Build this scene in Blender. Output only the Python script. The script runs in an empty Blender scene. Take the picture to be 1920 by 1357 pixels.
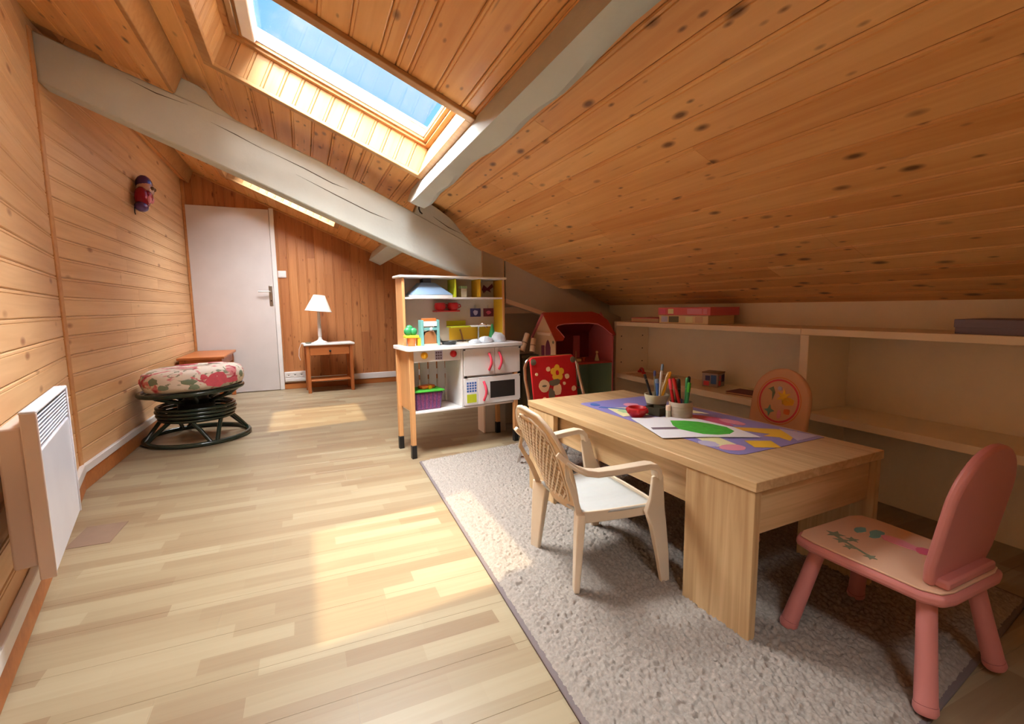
import bpy, bmesh, math, random
import numpy as np
from mathutils import Matrix, Vector, noise
random.seed(7); np.random.seed(7)
PI = math.pi
SC = bpy.context.scene
COL = SC.collection

# ---------------------------------------------------------------- camera
F, W, HH = 886.0, 1920.0, 1357.0
def cam_rot(yaw, pit, rol):
    cy, sy, cp, sp, cr, sr = math.cos(yaw), math.sin(yaw), math.cos(pit), math.sin(pit), math.cos(rol), math.sin(rol)
    A = Matrix(((1,0,0),(0,0,-1),(0,1,0)))
    Ry = Matrix(((cy,0,-sy),(0,1,0),(sy,0,cy))); Rx = Matrix(((1,0,0),(0,cp,-sp),(0,sp,cp))); Rz = Matrix(((cr,-sr,0),(sr,cr,0),(0,0,1)))
    R = Rz @ Rx @ Ry @ A                      # world -> (right, down, forward)
    r, d, f = Vector(R[0]), Vector(R[1]), Vector(R[2])
    M = Matrix((r, -d, -f)).transposed()      # camera axes in world
    return M
cd = bpy.data.cameras.new('camera'); cam = bpy.data.objects.new('camera', cd); COL.objects.link(cam)
cd.sensor_width = 36; cd.lens = 36*F/W; cd.clip_start = .02
cam.matrix_world = Matrix.Translation((0,0,.95)) @ cam_rot(math.radians(23.53), math.radians(6.6), math.radians(-.7)).to_4x4()
SC.camera = cam

# ---------------------------------------------------------------- sky, sun, daylight at the roof windows, exposure
def lin(c):
    o = []
    for x in c[:3]:
        x = x/255.; o.append(x/12.92 if x <= .04045 else ((x+.055)/1.055)**2.4)
    return (*o, 1)
wd = bpy.data.worlds.new('sky'); SC.world = wd; wd.use_nodes = True
nt = wd.node_tree; nt.nodes.clear()
wo = nt.nodes.new('ShaderNodeOutputWorld'); bg = nt.nodes.new('ShaderNodeBackground'); tc = nt.nodes.new('ShaderNodeTexCoord')
nz = nt.nodes.new('ShaderNodeTexNoise'); nz.inputs['Scale'].default_value = 7; nz.inputs['Detail'].default_value = 6
rp = nt.nodes.new('ShaderNodeValToRGB'); rp.color_ramp.elements[0].position = .56; rp.color_ramp.elements[1].position = .76
rp.color_ramp.elements[0].color = lin((132,196,240)); rp.color_ramp.elements[1].color = lin((245,248,250))
nt.links.new(tc.outputs['Generated'], nz.inputs['Vector']); nt.links.new(nz.outputs['Fac'], rp.inputs['Fac'])
nt.links.new(rp.outputs['Color'], bg.inputs['Color']); nt.links.new(bg.outputs['Background'], wo.inputs['Surface'])
bg.inputs['Strength'].default_value = .66
sd = bpy.data.lights.new('sun', 'SUN'); sd.energy = 2.5; sd.angle = math.radians(1.2); sd.color = (1, .80, .50)
sun = bpy.data.objects.new('sun', sd); COL.objects.link(sun)
sun.rotation_euler = Vector((.05, -.29, -1)).to_track_quat('-Z', 'Y').to_euler()
def daylight(name, loc, tgt, sx, sy, power):
    ad = bpy.data.lights.new(name, 'AREA'); ad.shape = 'RECTANGLE'; ad.size = sx; ad.size_y = sy; ad.energy = power; ad.color = (.94, .96, .96)
    a = bpy.data.objects.new(name, ad); COL.objects.link(a); a.location = loc
    a.rotation_euler = (Vector(tgt)-Vector(loc)).to_track_quat('-Z', 'Y').to_euler()
daylight('daylight', (-0.1, 2.5, 3.1), (0.3, 2.36, 1.9), 2.2, 1.9, 590)
daylight('daylight', (-0.3, 5.0, 3.1), (0, 5.1, 2.0), 2.0, 1.9, 290)
daylight('daylight', (-0.05, -0.75, 3.1), (0.35, -0.6, 1.9), 2.2, 1.9, 390)  # unseen fill lamp over the added roof window behind the camera
SC.view_settings.view_transform = 'Standard'; SC.view_settings.look = 'None'
SC.view_settings.exposure = 1.08; SC.view_settings.gamma = 1.0; SC.view_settings.use_curve_mapping = False

# ---------------------------------------------------------------- materials
MATS = {}
def mat(name, rgb, rough=.55, metal=0, spec=.4, bump=0, bscale=200, var=0, vscale=6, trans=0):
    if name in MATS: return MATS[name]
    m = bpy.data.materials.new(name); m.use_nodes = True; t = m.node_tree; b = t.nodes['Principled BSDF']
    b.inputs['Base Color'].default_value = lin(rgb); b.inputs['Roughness'].default_value = rough; b.inputs['Metallic'].default_value = metal
    b.inputs['Specular IOR Level'].default_value = spec
    if trans: b.inputs['Transmission Weight'].default_value = trans
    c = t.nodes.new('ShaderNodeTexCoord')
    n = t.nodes.new('ShaderNodeTexNoise'); n.inputs['Scale'].default_value = vscale; n.inputs['Detail'].default_value = 4
    t.links.new(c.outputs['Object'], n.inputs['Vector'])
    mx = t.nodes.new('ShaderNodeMix'); mx.data_type = 'RGBA'; mx.inputs['A'].default_value = lin([max(0, x*(1-(var or .03))) for x in rgb]); mx.inputs['B'].default_value = lin([min(255, x*(1+(var or .03))) for x in rgb])
    t.links.new(n.outputs['Fac'], mx.inputs['Factor']); t.links.new(mx.outputs['Result'], b.inputs['Base Color'])
    if bump:
        n2 = t.nodes.new('ShaderNodeTexNoise'); n2.inputs['Scale'].default_value = bscale; n2.inputs['Detail'].default_value = 3
        bp = t.nodes.new('ShaderNodeBump'); bp.inputs['Strength'].default_value = bump; bp.inputs['Distance'].default_value = .004
        t.links.new(c.outputs['Object'], n2.inputs['Vector']); t.links.new(n2.outputs['Fac'], bp.inputs['Height']); t.links.new(bp.outputs['Normal'], b.inputs['Normal'])
    MATS[name] = m; return m
def wood(name, light, dark, knots=0., axis=0, rough=.5, tint=.25, grain=1., knotc=(70,32,14), spec=.35, kx=2.6, ky=9, warp=0.):
    """wood grain along one local axis, tint per piece, knots"""
    if name in MATS: return MATS[name]
    m = bpy.data.materials.new(name); m.use_nodes = True; t = m.node_tree; N, L = t.nodes, t.links; b = N['Principled BSDF']
    b.inputs['Roughness'].default_value = rough; b.inputs['Specular IOR Level'].default_value = spec
    c = N.new('ShaderNodeTexCoord'); oi = N.new('ShaderNodeObjectInfo')
    rm = N.new('ShaderNodeMath'); rm.operation = 'MULTIPLY'; rm.inputs[1].default_value = 53.; L.new(oi.outputs['Random'], rm.inputs[0])
    ad = N.new('ShaderNodeVectorMath'); ad.operation = 'ADD'; L.new(c.outputs['Object'], ad.inputs[0]); L.new(rm.outputs[0], ad.inputs[1])
    def mp(s):
        q = N.new('ShaderNodeMapping'); s = list(s)
        v = [s[1]]*3; v[axis] = s[0]; q.inputs['Scale'].default_value = v; L.new(ad.outputs[0], q.inputs['Vector']); return q
    n1 = N.new('ShaderNodeTexNoise'); n1.inputs['Scale'].default_value = 1; n1.inputs['Detail'].default_value = 5; n1.inputs['Distortion'].default_value = .6+warp
    L.new(mp((1.6*grain, 34*grain)).outputs[0], n1.inputs['Vector'])
    n2 = N.new('ShaderNodeTexNoise'); n2.inputs['Scale'].default_value = 1; n2.inputs['Detail'].default_value = 3
    L.new(mp((.7, 5)).outputs[0], n2.inputs['Vector'])
    a1 = N.new('ShaderNodeMath'); a1.operation = 'MULTIPLY_ADD'; L.new(n1.outputs['Fac'], a1.inputs[0]); a1.inputs[1].default_value = .5
    a0 = N.new('ShaderNodeMath'); a0.operation = 'MULTIPLY'; L.new(n2.outputs['Fac'], a0.inputs[0]); a0.inputs[1].default_value = .5; L.new(a0.outputs[0], a1.inputs[2])
    a2 = N.new('ShaderNodeMath'); a2.operation = 'MULTIPLY_ADD'; L.new(oi.outputs['Random'], a2.inputs[0]); a2.inputs[1].default_value = tint; L.new(a1.outputs[0], a2.inputs[2])
    r = N.new('ShaderNodeValToRGB'); e = r.color_ramp.elements; e[0].position = .38; e[1].position = .72+tint*.6; e[0].color = lin(light); e[1].color = lin(dark)
    L.new(a2.outputs[0], r.inputs['Fac'])
    out = r.outputs['Color']
    if knots:
        vo = N.new('ShaderNodeTexVoronoi'); vo.voronoi_dimensions = '3D'; vo.feature = 'F1'; vo.inputs['Scale'].default_value = 1
        L.new(mp((kx, ky)).outputs[0], vo.inputs['Vector'])
        mr = N.new('ShaderNodeMapRange'); mr.inputs['From Min'].default_value = .07; mr.inputs['From Max'].default_value = .19; mr.inputs['To Min'].default_value = 1; mr.inputs['To Max'].default_value = 0
        L.new(vo.outputs['Distance'], mr.inputs['Value'])
        sp = N.new('ShaderNodeSeparateColor'); L.new(vo.outputs['Color'], sp.inputs[0])
        gt = N.new('ShaderNodeMath'); gt.operation = 'GREATER_THAN'; gt.inputs[1].default_value = 1-knots; L.new(sp.outputs[0], gt.inputs[0])
        ml = N.new('ShaderNodeMath'); ml.operation = 'MULTIPLY'; L.new(gt.outputs[0], ml.inputs[0]); L.new(mr.outputs[0], ml.inputs[1])
        m2 = N.new('ShaderNodeMath'); m2.operation = 'MULTIPLY'; L.new(ml.outputs[0], m2.inputs[0]); m2.inputs[1].default_value = .85
        mx = N.new('ShaderNodeMix'); mx.data_type = 'RGBA'; L.new(m2.outputs[0], mx.inputs['Factor']); L.new(out, mx.inputs['A']); mx.inputs['B'].default_value = lin(knotc)
        out = mx.outputs['Result']
        if knots > .45:                       # small pin knots and short resin streaks between the large ones
            for kk, thr, amt in (((10., 24.), .62, .75), ((3.2, 46.), .80, .5)):
                v2 = N.new('ShaderNodeTexVoronoi'); v2.feature = 'F1'; v2.inputs['Scale'].default_value = 1; L.new(mp(kk).outputs[0], v2.inputs['Vector'])
                q1 = N.new('ShaderNodeMapRange'); q1.inputs['From Min'].default_value = .06; q1.inputs['From Max'].default_value = .20; q1.inputs['To Min'].default_value = amt; q1.inputs['To Max'].default_value = 0; L.new(v2.outputs['Distance'], q1.inputs['Value'])
                q2 = N.new('ShaderNodeSeparateColor'); L.new(v2.outputs['Color'], q2.inputs[0]); q3 = N.new('ShaderNodeMath'); q3.operation = 'GREATER_THAN'; q3.inputs[1].default_value = thr; L.new(q2.outputs[1], q3.inputs[0])
                q4 = N.new('ShaderNodeMath'); q4.operation = 'MULTIPLY'; L.new(q1.outputs[0], q4.inputs[0]); L.new(q3.outputs[0], q4.inputs[1])
                m3 = N.new('ShaderNodeMix'); m3.data_type = 'RGBA'; L.new(q4.outputs[0], m3.inputs['Factor']); L.new(out, m3.inputs['A']); m3.inputs['B'].default_value = lin(knotc); out = m3.outputs['Result']
    L.new(out, b.inputs['Base Color'])
    bp = N.new('ShaderNodeBump'); bp.inputs['Strength'].default_value = .12; bp.inputs['Distance'].default_value = .002
    L.new(n1.outputs['Fac'], bp.inputs['Height']); L.new(bp.outputs['Normal'], b.inputs['Normal'])
    MATS[name] = m; return m
def laminate():
    m = bpy.data.materials.new('laminate strips'); m.use_nodes = True; t = m.node_tree; N, L = t.nodes, t.links; b = N['Principled BSDF']
    g = N.new('ShaderNodeNewGeometry')
    br = N.new('ShaderNodeTexBrick'); br.offset = .37; br.offset_frequency = 2; br.squash = 1
    br.inputs['Scale'].default_value = 1; br.inputs['Mortar Size'].default_value = .0; br.inputs['Brick Width'].default_value = .44; br.inputs['Row Height'].default_value = .0655
    br.inputs['Color1'].default_value = (0,0,0,1); br.inputs['Color2'].default_value = (1,1,1,1); br.inputs['Bias'].default_value = 0
    # shift each row by its own amount so that the joints never line up
    sx = N.new('ShaderNodeSeparateXYZ'); L.new(g.outputs['Position'], sx.inputs[0])
    dv = N.new('ShaderNodeMath'); dv.operation = 'DIVIDE'; L.new(sx.outputs['Y'], dv.inputs[0]); dv.inputs[1].default_value = .0655
    fl = N.new('ShaderNodeMath'); fl.operation = 'FLOOR'; L.new(dv.outputs[0], fl.inputs[0])
    wn = N.new('ShaderNodeTexWhiteNoise'); wn.noise_dimensions = '1D'; L.new(fl.outputs[0], wn.inputs['W'])
    ma = N.new('ShaderNodeMath'); ma.operation = 'ADD'; L.new(sx.outputs['X'], ma.inputs[0]); L.new(wn.outputs['Value'], ma.inputs[1])
    cx = N.new('ShaderNodeCombineXYZ'); L.new(ma.outputs[0], cx.inputs['X']); L.new(sx.outputs['Y'], cx.inputs['Y'])
    L.new(cx.outputs[0], br.inputs['Vector'])
    mp = N.new('ShaderNodeMapping'); mp.inputs['Scale'].default_value = (2.2, 38, 1); L.new(cx.outputs[0], mp.inputs['Vector'])
    n1 = N.new('ShaderNodeTexNoise'); n1.inputs['Scale'].default_value = 1; n1.inputs['Detail'].default_value = 5; n1.inputs['Distortion'].default_value = 1.2; L.new(mp.outputs[0], n1.inputs['Vector'])
    sc = N.new('ShaderNodeSeparateColor'); L.new(br.outputs['Color'], sc.inputs[0])
    a = N.new('ShaderNodeMath'); a.operation = 'MULTIPLY_ADD'; L.new(sc.outputs[0], a.inputs[0]); a.inputs[1].default_value = .62
    a3 = N.new('ShaderNodeMath'); a3.operation = 'MULTIPLY'; L.new(n1.outputs['Fac'], a3.inputs[0]); a3.inputs[1].default_value = .42; L.new(a3.outputs[0], a.inputs[2])
    r = N.new('ShaderNodeValToRGB'); e = r.color_ramp.elements; e[0].position = .1; e[1].position = .9; e[0].color = lin((163,148,121)); e[1].color = lin((133,110,85))
    k = e.new(.5); k.color = lin((149,131,104))
    L.new(a.outputs[0], r.inputs['Fac']); L.new(r.outputs['Color'], b.inputs['Base Color'])
    b.inputs['Roughness'].default_value = .34; b.inputs['Specular IOR Level'].default_value = .42
    MATS['laminate'] = m; return m

pine_wall = wood('pine wall boards', (232,190,142), (206,156,108), .38, 0, .45, .14, kx=3.6, ky=10, knotc=(150,90,50))
pine_ceil = wood('knotty pine ceiling boards', (238,182,116), (208,138,74), .80, 0, .42, .18, kx=5.0, ky=11, knotc=(84,44,22))
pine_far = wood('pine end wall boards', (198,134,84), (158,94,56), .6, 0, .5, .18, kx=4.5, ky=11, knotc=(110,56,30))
pine_lin = wood('pale pine lining', (192,146,96), (162,112,66), .45, 0, .5, .15, kx=4, ky=12, knotc=(140,84,44))
pine_trim = wood('pine moulding', (212,158,104), (186,124,76), .15, 0, .45, .1)
pine_skirt = wood('pine skirting', (196,124,66), (160,90,44), .2, 0, .45, .1)
oak = wood('pale oak veneer', (222,190,144), (168,130,86), 0, 1, .45, .08, grain=1.1, warp=.6)
oak_v = wood('pale oak veneer upright', (222,190,144), (168,130,86), 0, 2, .45, .08, grain=1.1, warp=.6)
oak_x = wood('pale oak veneer across', (222,190,144), (168,130,86), 0, 0, .45, .08, grain=1.1, warp=.6)
honey = wood('honey stained pine', (196,120,66), (160,84,44), .1, 0, .4, .1)
honey_z = wood('honey stained pine upright', (196,120,66), (160,84,44), .1, 2, .4, .1)
beech_z = wood('beech leg wood', (222,168,112), (196,134,84), 0, 2, .45, .05)
beech = wood('beech edge wood', (222,168,112), (196,134,84), 0, 0, .45, .05)
lamf = laminate()
white = mat('white lacquer', (228,222,220), .35)
doorw = mat('white door paint', (212,202,200), .4)
kitw = mat('white kitchen board', (232,228,226), .4)
beamw = mat('old white beam paint', (190,192,186), .75, bump=.35, bscale=40, var=.05, vscale=5)
plaster = mat('cream wall paint', (242,224,198), .8, bump=.15, bscale=300, var=.03)
shelfc = mat('cream shelf laminate', (246,226,198), .5)
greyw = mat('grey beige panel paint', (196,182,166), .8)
creamp = mat('cream edge paint', (240,214,192), .6)
rad_w = mat('radiator enamel', (222,222,232), .3)
rad_f = mat('radiator front panel', (206,204,212), .22)
rad_s = mat('radiator side enamel', (214,192,180), .4)
black = mat('black plastic', (28,26,26), .4)
darkg = mat('dark green rattan lacquer', (34,46,38), .22, spec=.6, bump=.2, bscale=90)
plast = mat('cream garden plastic', (226,206,180), .38)
plseat = mat('white garden plastic seat', (196,198,196), .35)
pinkp = mat('pink chair plastic', (202,128,124), .45)
peach = mat('pale peach seat', (220,180,150), .5)
peachb = mat('pale peach back', (222,172,138), .5)
red = mat('red plastic', (190,30,34), .35)
yel = mat('yellow plastic', (238,176,38), .4)
pinkh = mat('raspberry pink handle', (222,70,92), .4)
grn = mat('green plastic', (52,140,84), .4)
lime = mat('lime panel', (196,206,48), .5)
ylw = mat('mustard panel', (226,176,40), .5)
hoodc = mat('blue grey hood', (120,142,168), .4)
metal = mat('brushed metal', (190,184,176), .3, metal=1)
chrome = mat('chrome tube', (215,205,200), .15, metal=1)
foil = mat('crumpled foil', (214,222,232), .3, metal=.25, bump=.5, bscale=60)
redf = mat('red printed fabric', (196,26,30), .7, var=.08)
cream = mat('cream print', (232,206,160), .6)
greyp = mat('grey green print', (110,104,84), .7)
dred = mat('dollhouse red roof', (176,62,50), .55)
dmag = mat('dollhouse red room wall', (132,30,36), .6)
dpink = mat('dollhouse pink wall', (206,110,120), .6)
dgrn = mat('dollhouse green room wall', (124,152,120), .6)
dcream = mat('dollhouse cream gable', (220,182,146), .6)
purp = mat('lavender table mat', (142,134,196), .4)
lav = mat('pale lavender print', (196,190,220), .4)
pinkpr = mat('pink print', (232,150,170), .5)
magpr = mat('magenta print', (214,96,130), .5)
yelpr = mat('yellow print', (240,196,60), .5)
crmpr = mat('pale yellow print', (236,230,176), .5)
greenpr = mat('pale green print', (176,214,160), .5)
paper = mat('white paper', (236,236,240), .6)
crayon = mat('green crayon', (74,176,58), .7, var=.15, vscale=40)
crayb = mat('brown crayon', (112,92,104), .7)
bluepr = mat('blue print', (70,110,180), .5)
brownp = mat('brown print', (120,84,56), .6)
ceram = mat('stoneware glaze', (206,198,170), .4, var=.06, vscale=30)
ceramb = mat('brown stoneware', (96,82,62), .5, var=.3, vscale=60)
ceramg = mat('grey beige pot', (190,176,158), .5)
shade = mat('white lamp shade fabric', (236,228,214), .8, bump=.3, bscale=300)
floral = mat('cushion cloth', (238,226,212), .8, bump=.2, bscale=60)
def print_layer(m, rgb, scale, lo, hi, seed):
    t = m.node_tree; N, L = t.nodes, t.links; b = N['Principled BSDF']; src = b.inputs['Base Color'].links[0].from_socket
    c = N.new('ShaderNodeTexCoord'); mp = N.new('ShaderNodeMapping'); mp.inputs['Location'].default_value = (seed, seed*2, 0); mp.inputs['Scale'].default_value = (1, 1, 1.6)
    n = N.new('ShaderNodeTexNoise'); n.inputs['Scale'].default_value = scale; n.inputs['Detail'].default_value = 2.5; n.inputs['Distortion'].default_value = 1.4
    r = N.new('ShaderNodeMapRange'); r.inputs['From Min'].default_value = lo; r.inputs['From Max'].default_value = hi
    x = N.new('ShaderNodeMix'); x.data_type = 'RGBA'; x.inputs['B'].default_value = lin(rgb)
    L.new(c.outputs['Object'], mp.inputs['Vector']); L.new(mp.outputs[0], n.inputs['Vector']); L.new(n.outputs['Fac'], r.inputs['Value']); L.new(r.outputs[0], x.inputs['Factor']); L.new(src, x.inputs['A']); L.new(x.outputs['Result'], b.inputs['Base Color'])
print_layer(floral, (150,150,124), 11, .60, .64, 3.1); print_layer(floral, (222,140,142), 7, .57, .61, 7.7); print_layer(floral, (196,70,88), 7, .63, .67, 7.7)
rose = mat('rose print', (212,92,106), .8, var=.1, vscale=40)
leafp = mat('sage leaf print', (128,140,116), .8)
teal = mat('teal toy wood', (112,164,160), .5)
toybr = mat('brown toy wood', (150,98,56), .6)
orange = mat('orange toy', (222,110,50), .5)
dkgl = mat('dark oven glass', (52,48,46), .15)
navy = mat('navy card', (70,66,116), .6)
maroon = mat('maroon card', (110,44,66), .6)
basket_m = mat('magenta mesh basket', (104,52,84), .5, var=.7, vscale=110)
purple = mat('purple foil', (96,70,130), .25, metal=.3)
foilred = mat('red foil', (150,30,52), .25, metal=.3)
foilwh = mat('silver pink foil', (226,196,196), .2, metal=.3)
greybox = mat('grey blue box card', (128,116,138), .6)
pinkbox = mat('pink box card', (222,110,118), .6)
bookp = mat('pale paper block', (216,176,140), .7)
olive = mat('dark olive cloth', (70,64,46), .9)
crackm = mat('dark crack', (74,60,48), .9)
patchm = mat('worn grey brown laminate patch', (132,108,92), .5, var=.06, vscale=20)
rugm = mat('grey beige shag', (146,136,128), .95, var=.22, vscale=120, spec=.1)
rugedge = mat('grey violet rug binding', (112,100,100), .9)
glassm = bpy.data.materials.new('window glass'); glassm.use_nodes = True
gn = glassm.node_tree; gn.nodes.clear(); go = gn.nodes.new('ShaderNodeOutputMaterial'); gt = gn.nodes.new('ShaderNodeBsdfTransparent'); gg = gn.nodes.new('ShaderNodeBsdfGlossy'); gm = gn.nodes.new('ShaderNodeMixShader')
gt.inputs['Color'].default_value = (.97,.98,.98,1); gg.inputs['Roughness'].default_value = .02; gm.inputs[0].default_value = .05
gn.links.new(gt.outputs[0], gm.inputs[1]); gn.links.new(gg.outputs[0], gm.inputs[2]); gn.links.new(gm.outputs[0], go.inputs['Surface'])

# ---------------------------------------------------------------- mesh helpers
class MB:
    def __init__(s): s.v = []; s.f = []
    def add(s, vs, fs, M=None):
        o = len(s.v)
        s.v += [tuple((M @ Vector(p)) if M else p) for p in vs]; s.f += [tuple(i+o for i in q) for q in fs]; return s
    def box(s, x0, x1, y0, y1, z0, z1, M=None):
        return s.add([(x0,y0,z0),(x1,y0,z0),(x1,y1,z0),(x0,y1,z0),(x0,y0,z1),(x1,y0,z1),(x1,y1,z1),(x0,y1,z1)],
                     [(0,3,2,1),(4,5,6,7),(0,1,5,4),(1,2,6,5),(2,3,7,6),(3,0,4,7)], M)
    def prism(s, poly, z0, z1, M=None):
        n = len(poly); return s.add([(x,y,z0) for x,y in poly]+[(x,y,z1) for x,y in poly],
                     [tuple(range(n))[::-1], tuple(range(n,2*n))]+[(i,(i+1)%n,n+(i+1)%n,n+i) for i in range(n)], M)
    def lathe(s, prof, n=24, M=None):
        vs = []; fs = []
        for r, z in prof:
            for k in range(n): a = 2*PI*k/n; vs.append((r*math.cos(a), r*math.sin(a), z))
        for i in range(len(prof)-1):
            for k in range(n): fs.append((i*n+k, i*n+(k+1)%n, (i+1)*n+(k+1)%n, (i+1)*n+k))
        if prof[0][0] > 1e-6: fs.append(tuple(range(n))[::-1])
        if prof[-1][0] > 1e-6: fs.append(tuple(range((len(prof)-1)*n, len(prof)*n)))
        return s.add(vs, fs, M)
    def tube(s, path, r, n=8, closed=False, M=None):
        P = [Vector(p) for p in path]; m = len(P); vs = []; fs = []
        R = r if isinstance(r, (list, tuple)) else [r]*m
        up = None
        for i in range(m):
            a = P[(i-1) % m] if (closed or i > 0) else P[i]; b = P[(i+1) % m] if (closed or i < m-1) else P[i]
            t = (b-a).normalized()
            if up is None: up = t.orthogonal().normalized()
            up = (up - t*up.dot(t)).normalized(); w = t.cross(up)
            for k in range(n):
                q = 2*PI*k/n; vs.append(tuple(P[i]+(up*math.cos(q)+w*math.sin(q))*R[i]))
        for i in range(m if closed else m-1):
            j = (i+1) % m
            for k in range(n): fs.append((i*n+k, i*n+(k+1)%n, j*n+(k+1)%n, j*n+k))
        if not closed: fs.append(tuple(range(n))[::-1]); fs.append(tuple(range((m-1)*n, m*n)))
        return s.add(vs, fs, M)
    def ribbon(s, path, side, w, t, M=None):
        """flat bar swept along a path; side = direction(s) of its width"""
        P = [Vector(p) for p in path]; m = len(P); vs = []; fs = []
        S = side if isinstance(side, list) else [side]*m; Wd = w if isinstance(w, list) else [w]*m; T = t if isinstance(t, list) else [t]*m
        for i in range(m):
            a = P[max(0,i-1)]; b = P[min(m-1,i+1)]; d = (b-a).normalized(); sv = Vector(S[i]); sv = (sv-d*sv.dot(d)).normalized(); nn = d.cross(sv)
            for u, v in ((-1,-1),(1,-1),(1,1),(-1,1)): vs.append(tuple(P[i]+sv*u*Wd[i]/2+nn*v*T[i]/2))
        for i in range(m-1):
            for k in range(4): fs.append((i*4+k, i*4+(k+1)%4, i*4+4+(k+1)%4, i*4+4+k))
        fs.append((3,2,1,0)); fs.append(tuple(range(4*m-4, 4*m)))
        return s.add(vs, fs, M)
    def sphere(s, c, r, n=14, M=None):
        rr = r if isinstance(r, (tuple, list)) else (r,r,r); pr = [(math.sin(PI*i/(n//2)), -math.cos(PI*i/(n//2))) for i in range(n//2+1)]
        pr[0] = (0,-1); pr[-1] = (0,1)
        T = Matrix.Translation(c) @ Matrix.Diagonal((*rr, 1))
        return s.lathe(pr, n, (M @ T) if M else T)
def link_mesh(name, me, parent=None, M=None):
    o = bpy.data.objects.new(name, me); COL.objects.link(o)
    if parent: o.parent = parent
    if M is not None: o.matrix_local = M
    return o
def obj(name, mb, m, parent=None, M=None, bevel=0, smooth=0, seg=2, label=None, ngon=False):
    me = bpy.data.meshes.new(name); me.from_pydata(mb.v, [], mb.f); me.validate()
    bm = bmesh.new(); bm.from_mesh(me)
    bmesh.ops.remove_doubles(bm, verts=bm.verts, dist=1e-6)
    bmesh.ops.recalc_face_normals(bm, faces=bm.faces); bm.to_mesh(me); bm.free()
    me.materials.append(m)
    if smooth: me.shade_smooth(); me.set_sharp_from_angle(angle=math.radians(smooth))
    o = link_mesh(name, me, parent, M)
    if bevel:
        b = o.modifiers.new('bevel', 'BEVEL'); b.width = bevel; b.segments = seg; b.limit_method = 'ANGLE'; b.angle_limit = math.radians(40)
        me.shade_smooth(); me.set_sharp_from_angle(angle=math.radians(30)); b.harden_normals = False
    if label: o['label'] = label
    return o
def tag(o, label, cat, group=None, kind=None):
    if label: o['label'] = label
    if cat: o['category'] = cat
    if group: o['group'] = group
    if kind: o['kind'] = kind
    return o
def thing(name, label, cat, loc=(0,0,0), rz=0, group=None):
    o = bpy.data.objects.new(name, None); COL.objects.link(o); o.location = loc; o.rotation_euler = (0,0,rz); o.empty_display_size = .05
    return tag(o, label, cat, group)
def struct(name, mb, m, **k):
    o = obj(name, mb, m, **k); o['kind'] = 'structure'; return o
def T(*a): return Matrix.Translation(a)
def RX(a): return Matrix.Rotation(a, 4, 'X')
def RY(a): return Matrix.Rotation(a, 4, 'Y')
def RZ(a): return Matrix.Rotation(a, 4, 'Z')
def frame(o, x, y, z):
    """matrix with origin o and axes x, y, z"""
    M = Matrix((Vector(x).normalized(), Vector(y).normalized(), Vector(z).normalized())).transposed().to_4x4(); M.translation = Vector(o); return M
def blob(cx, cy, rx, ry, n=14, j=.12, a0=0):
    return [(cx+rx*(1+random.uniform(-j,j))*math.cos(a0+2*PI*k/n), cy+ry*(1+random.uniform(-j,j))*math.sin(a0+2*PI*k/n)) for k in range(n)]
def star(cx, cy, r, k=5, q=.45, a0=PI/2):
    return [(cx+(r if i%2==0 else r*q)*math.cos(a0+PI*i/k), cy+(r if i%2==0 else r*q)*math.sin(a0+PI*i/k)) for i in range(2*k)]
_bc = {}
def board_mesh(L, w, t, c, m):
    """a chamfered board: length along X, width along Y, shown face at +Z = 0, body below"""
    key = (round(L,3), round(w,3), t, c, m.name)
    if key in _bc: return _bc[key]
    pr = [(0,-t),(w,-t),(w,-c),(w-c,0),(w-.011,0),(w-.0135,-.0032),(w-.016,0),(c,0),(0,-c)] if c > .002 else [(0,-t),(w,-t),(w,-c),(w-c,0),(c,0),(0,-c)]; n = len(pr)
    vs = [(0,y,z) for y,z in pr]+[(L,y,z) for y,z in pr]
    fs = [tuple(range(n))[::-1], tuple(range(n,2*n))]+[(i,(i+1)%n,n+(i+1)%n,n+i) for i in range(n)]
    me = bpy.data.meshes.new('board'); me.from_pydata(vs, [], [q[::-1] for q in fs]); me.update()
    bm = bmesh.new(); bm.from_mesh(me); bmesh.ops.recalc_face_normals(bm, faces=bm.faces); bm.to_mesh(me); bm.free()
    me.materials.append(m); _bc[key] = me; return me
def board(name, parent, M, L, w, m, t=.012, c=.004, gap=.002):
    return link_mesh(name, board_mesh(L-gap*.5, w-gap, t, c, m), parent, M)
def runs(a, b, mean, first=None):
    """cut [a,b] into random lengths near mean, quantised to 5 cm"""
    out = []; x = a
    if b-a < mean*1.3: return [(a, b)]
    while b-x > mean*1.35:
        L = round(random.uniform(.6, 1.4)*mean/.05)*.05; out.append((x, x+L)); x += L
    out.append((x, b)); return out

# ---------------------------------------------------------------- the roof plane
SL, Z0 = -.4273, 2.0176
NX, NZ = .3929, .9195
def S(x0, y, t=0): return Vector((x0+NX*t, y, Z0+SL*x0+NZ*t))
def slab(mb, x0, x1, y0, y1, t0, t1):
    p = [S(x,y,t) for t in (t0,t1) for x,y in ((x0,y0),(x1,y0),(x1,y1),(x0,y1))]
    return mb.add([tuple(q) for q in p], [(0,3,2,1),(4,5,6,7),(0,1,5,4),(1,2,6,5),(2,3,7,6),(3,0,4,7)])
YF, YB = 6.27, -2.2
XK = 2.48                                   # the knee wall on the right
SKY = [(-.345,.67,1.94,2.85), (-.65,.365,4.70,5.66), (-.20,.72,-.95,-.25)]  # last opening is an unseen roof window, added to let in more light
KX, KY, KA = -1.147, 3.17, math.radians(13.35)      # where the left wall bends
def wallx(y): return KX if y >= KY else KX+(KY-y)*math.tan(KA)

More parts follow.
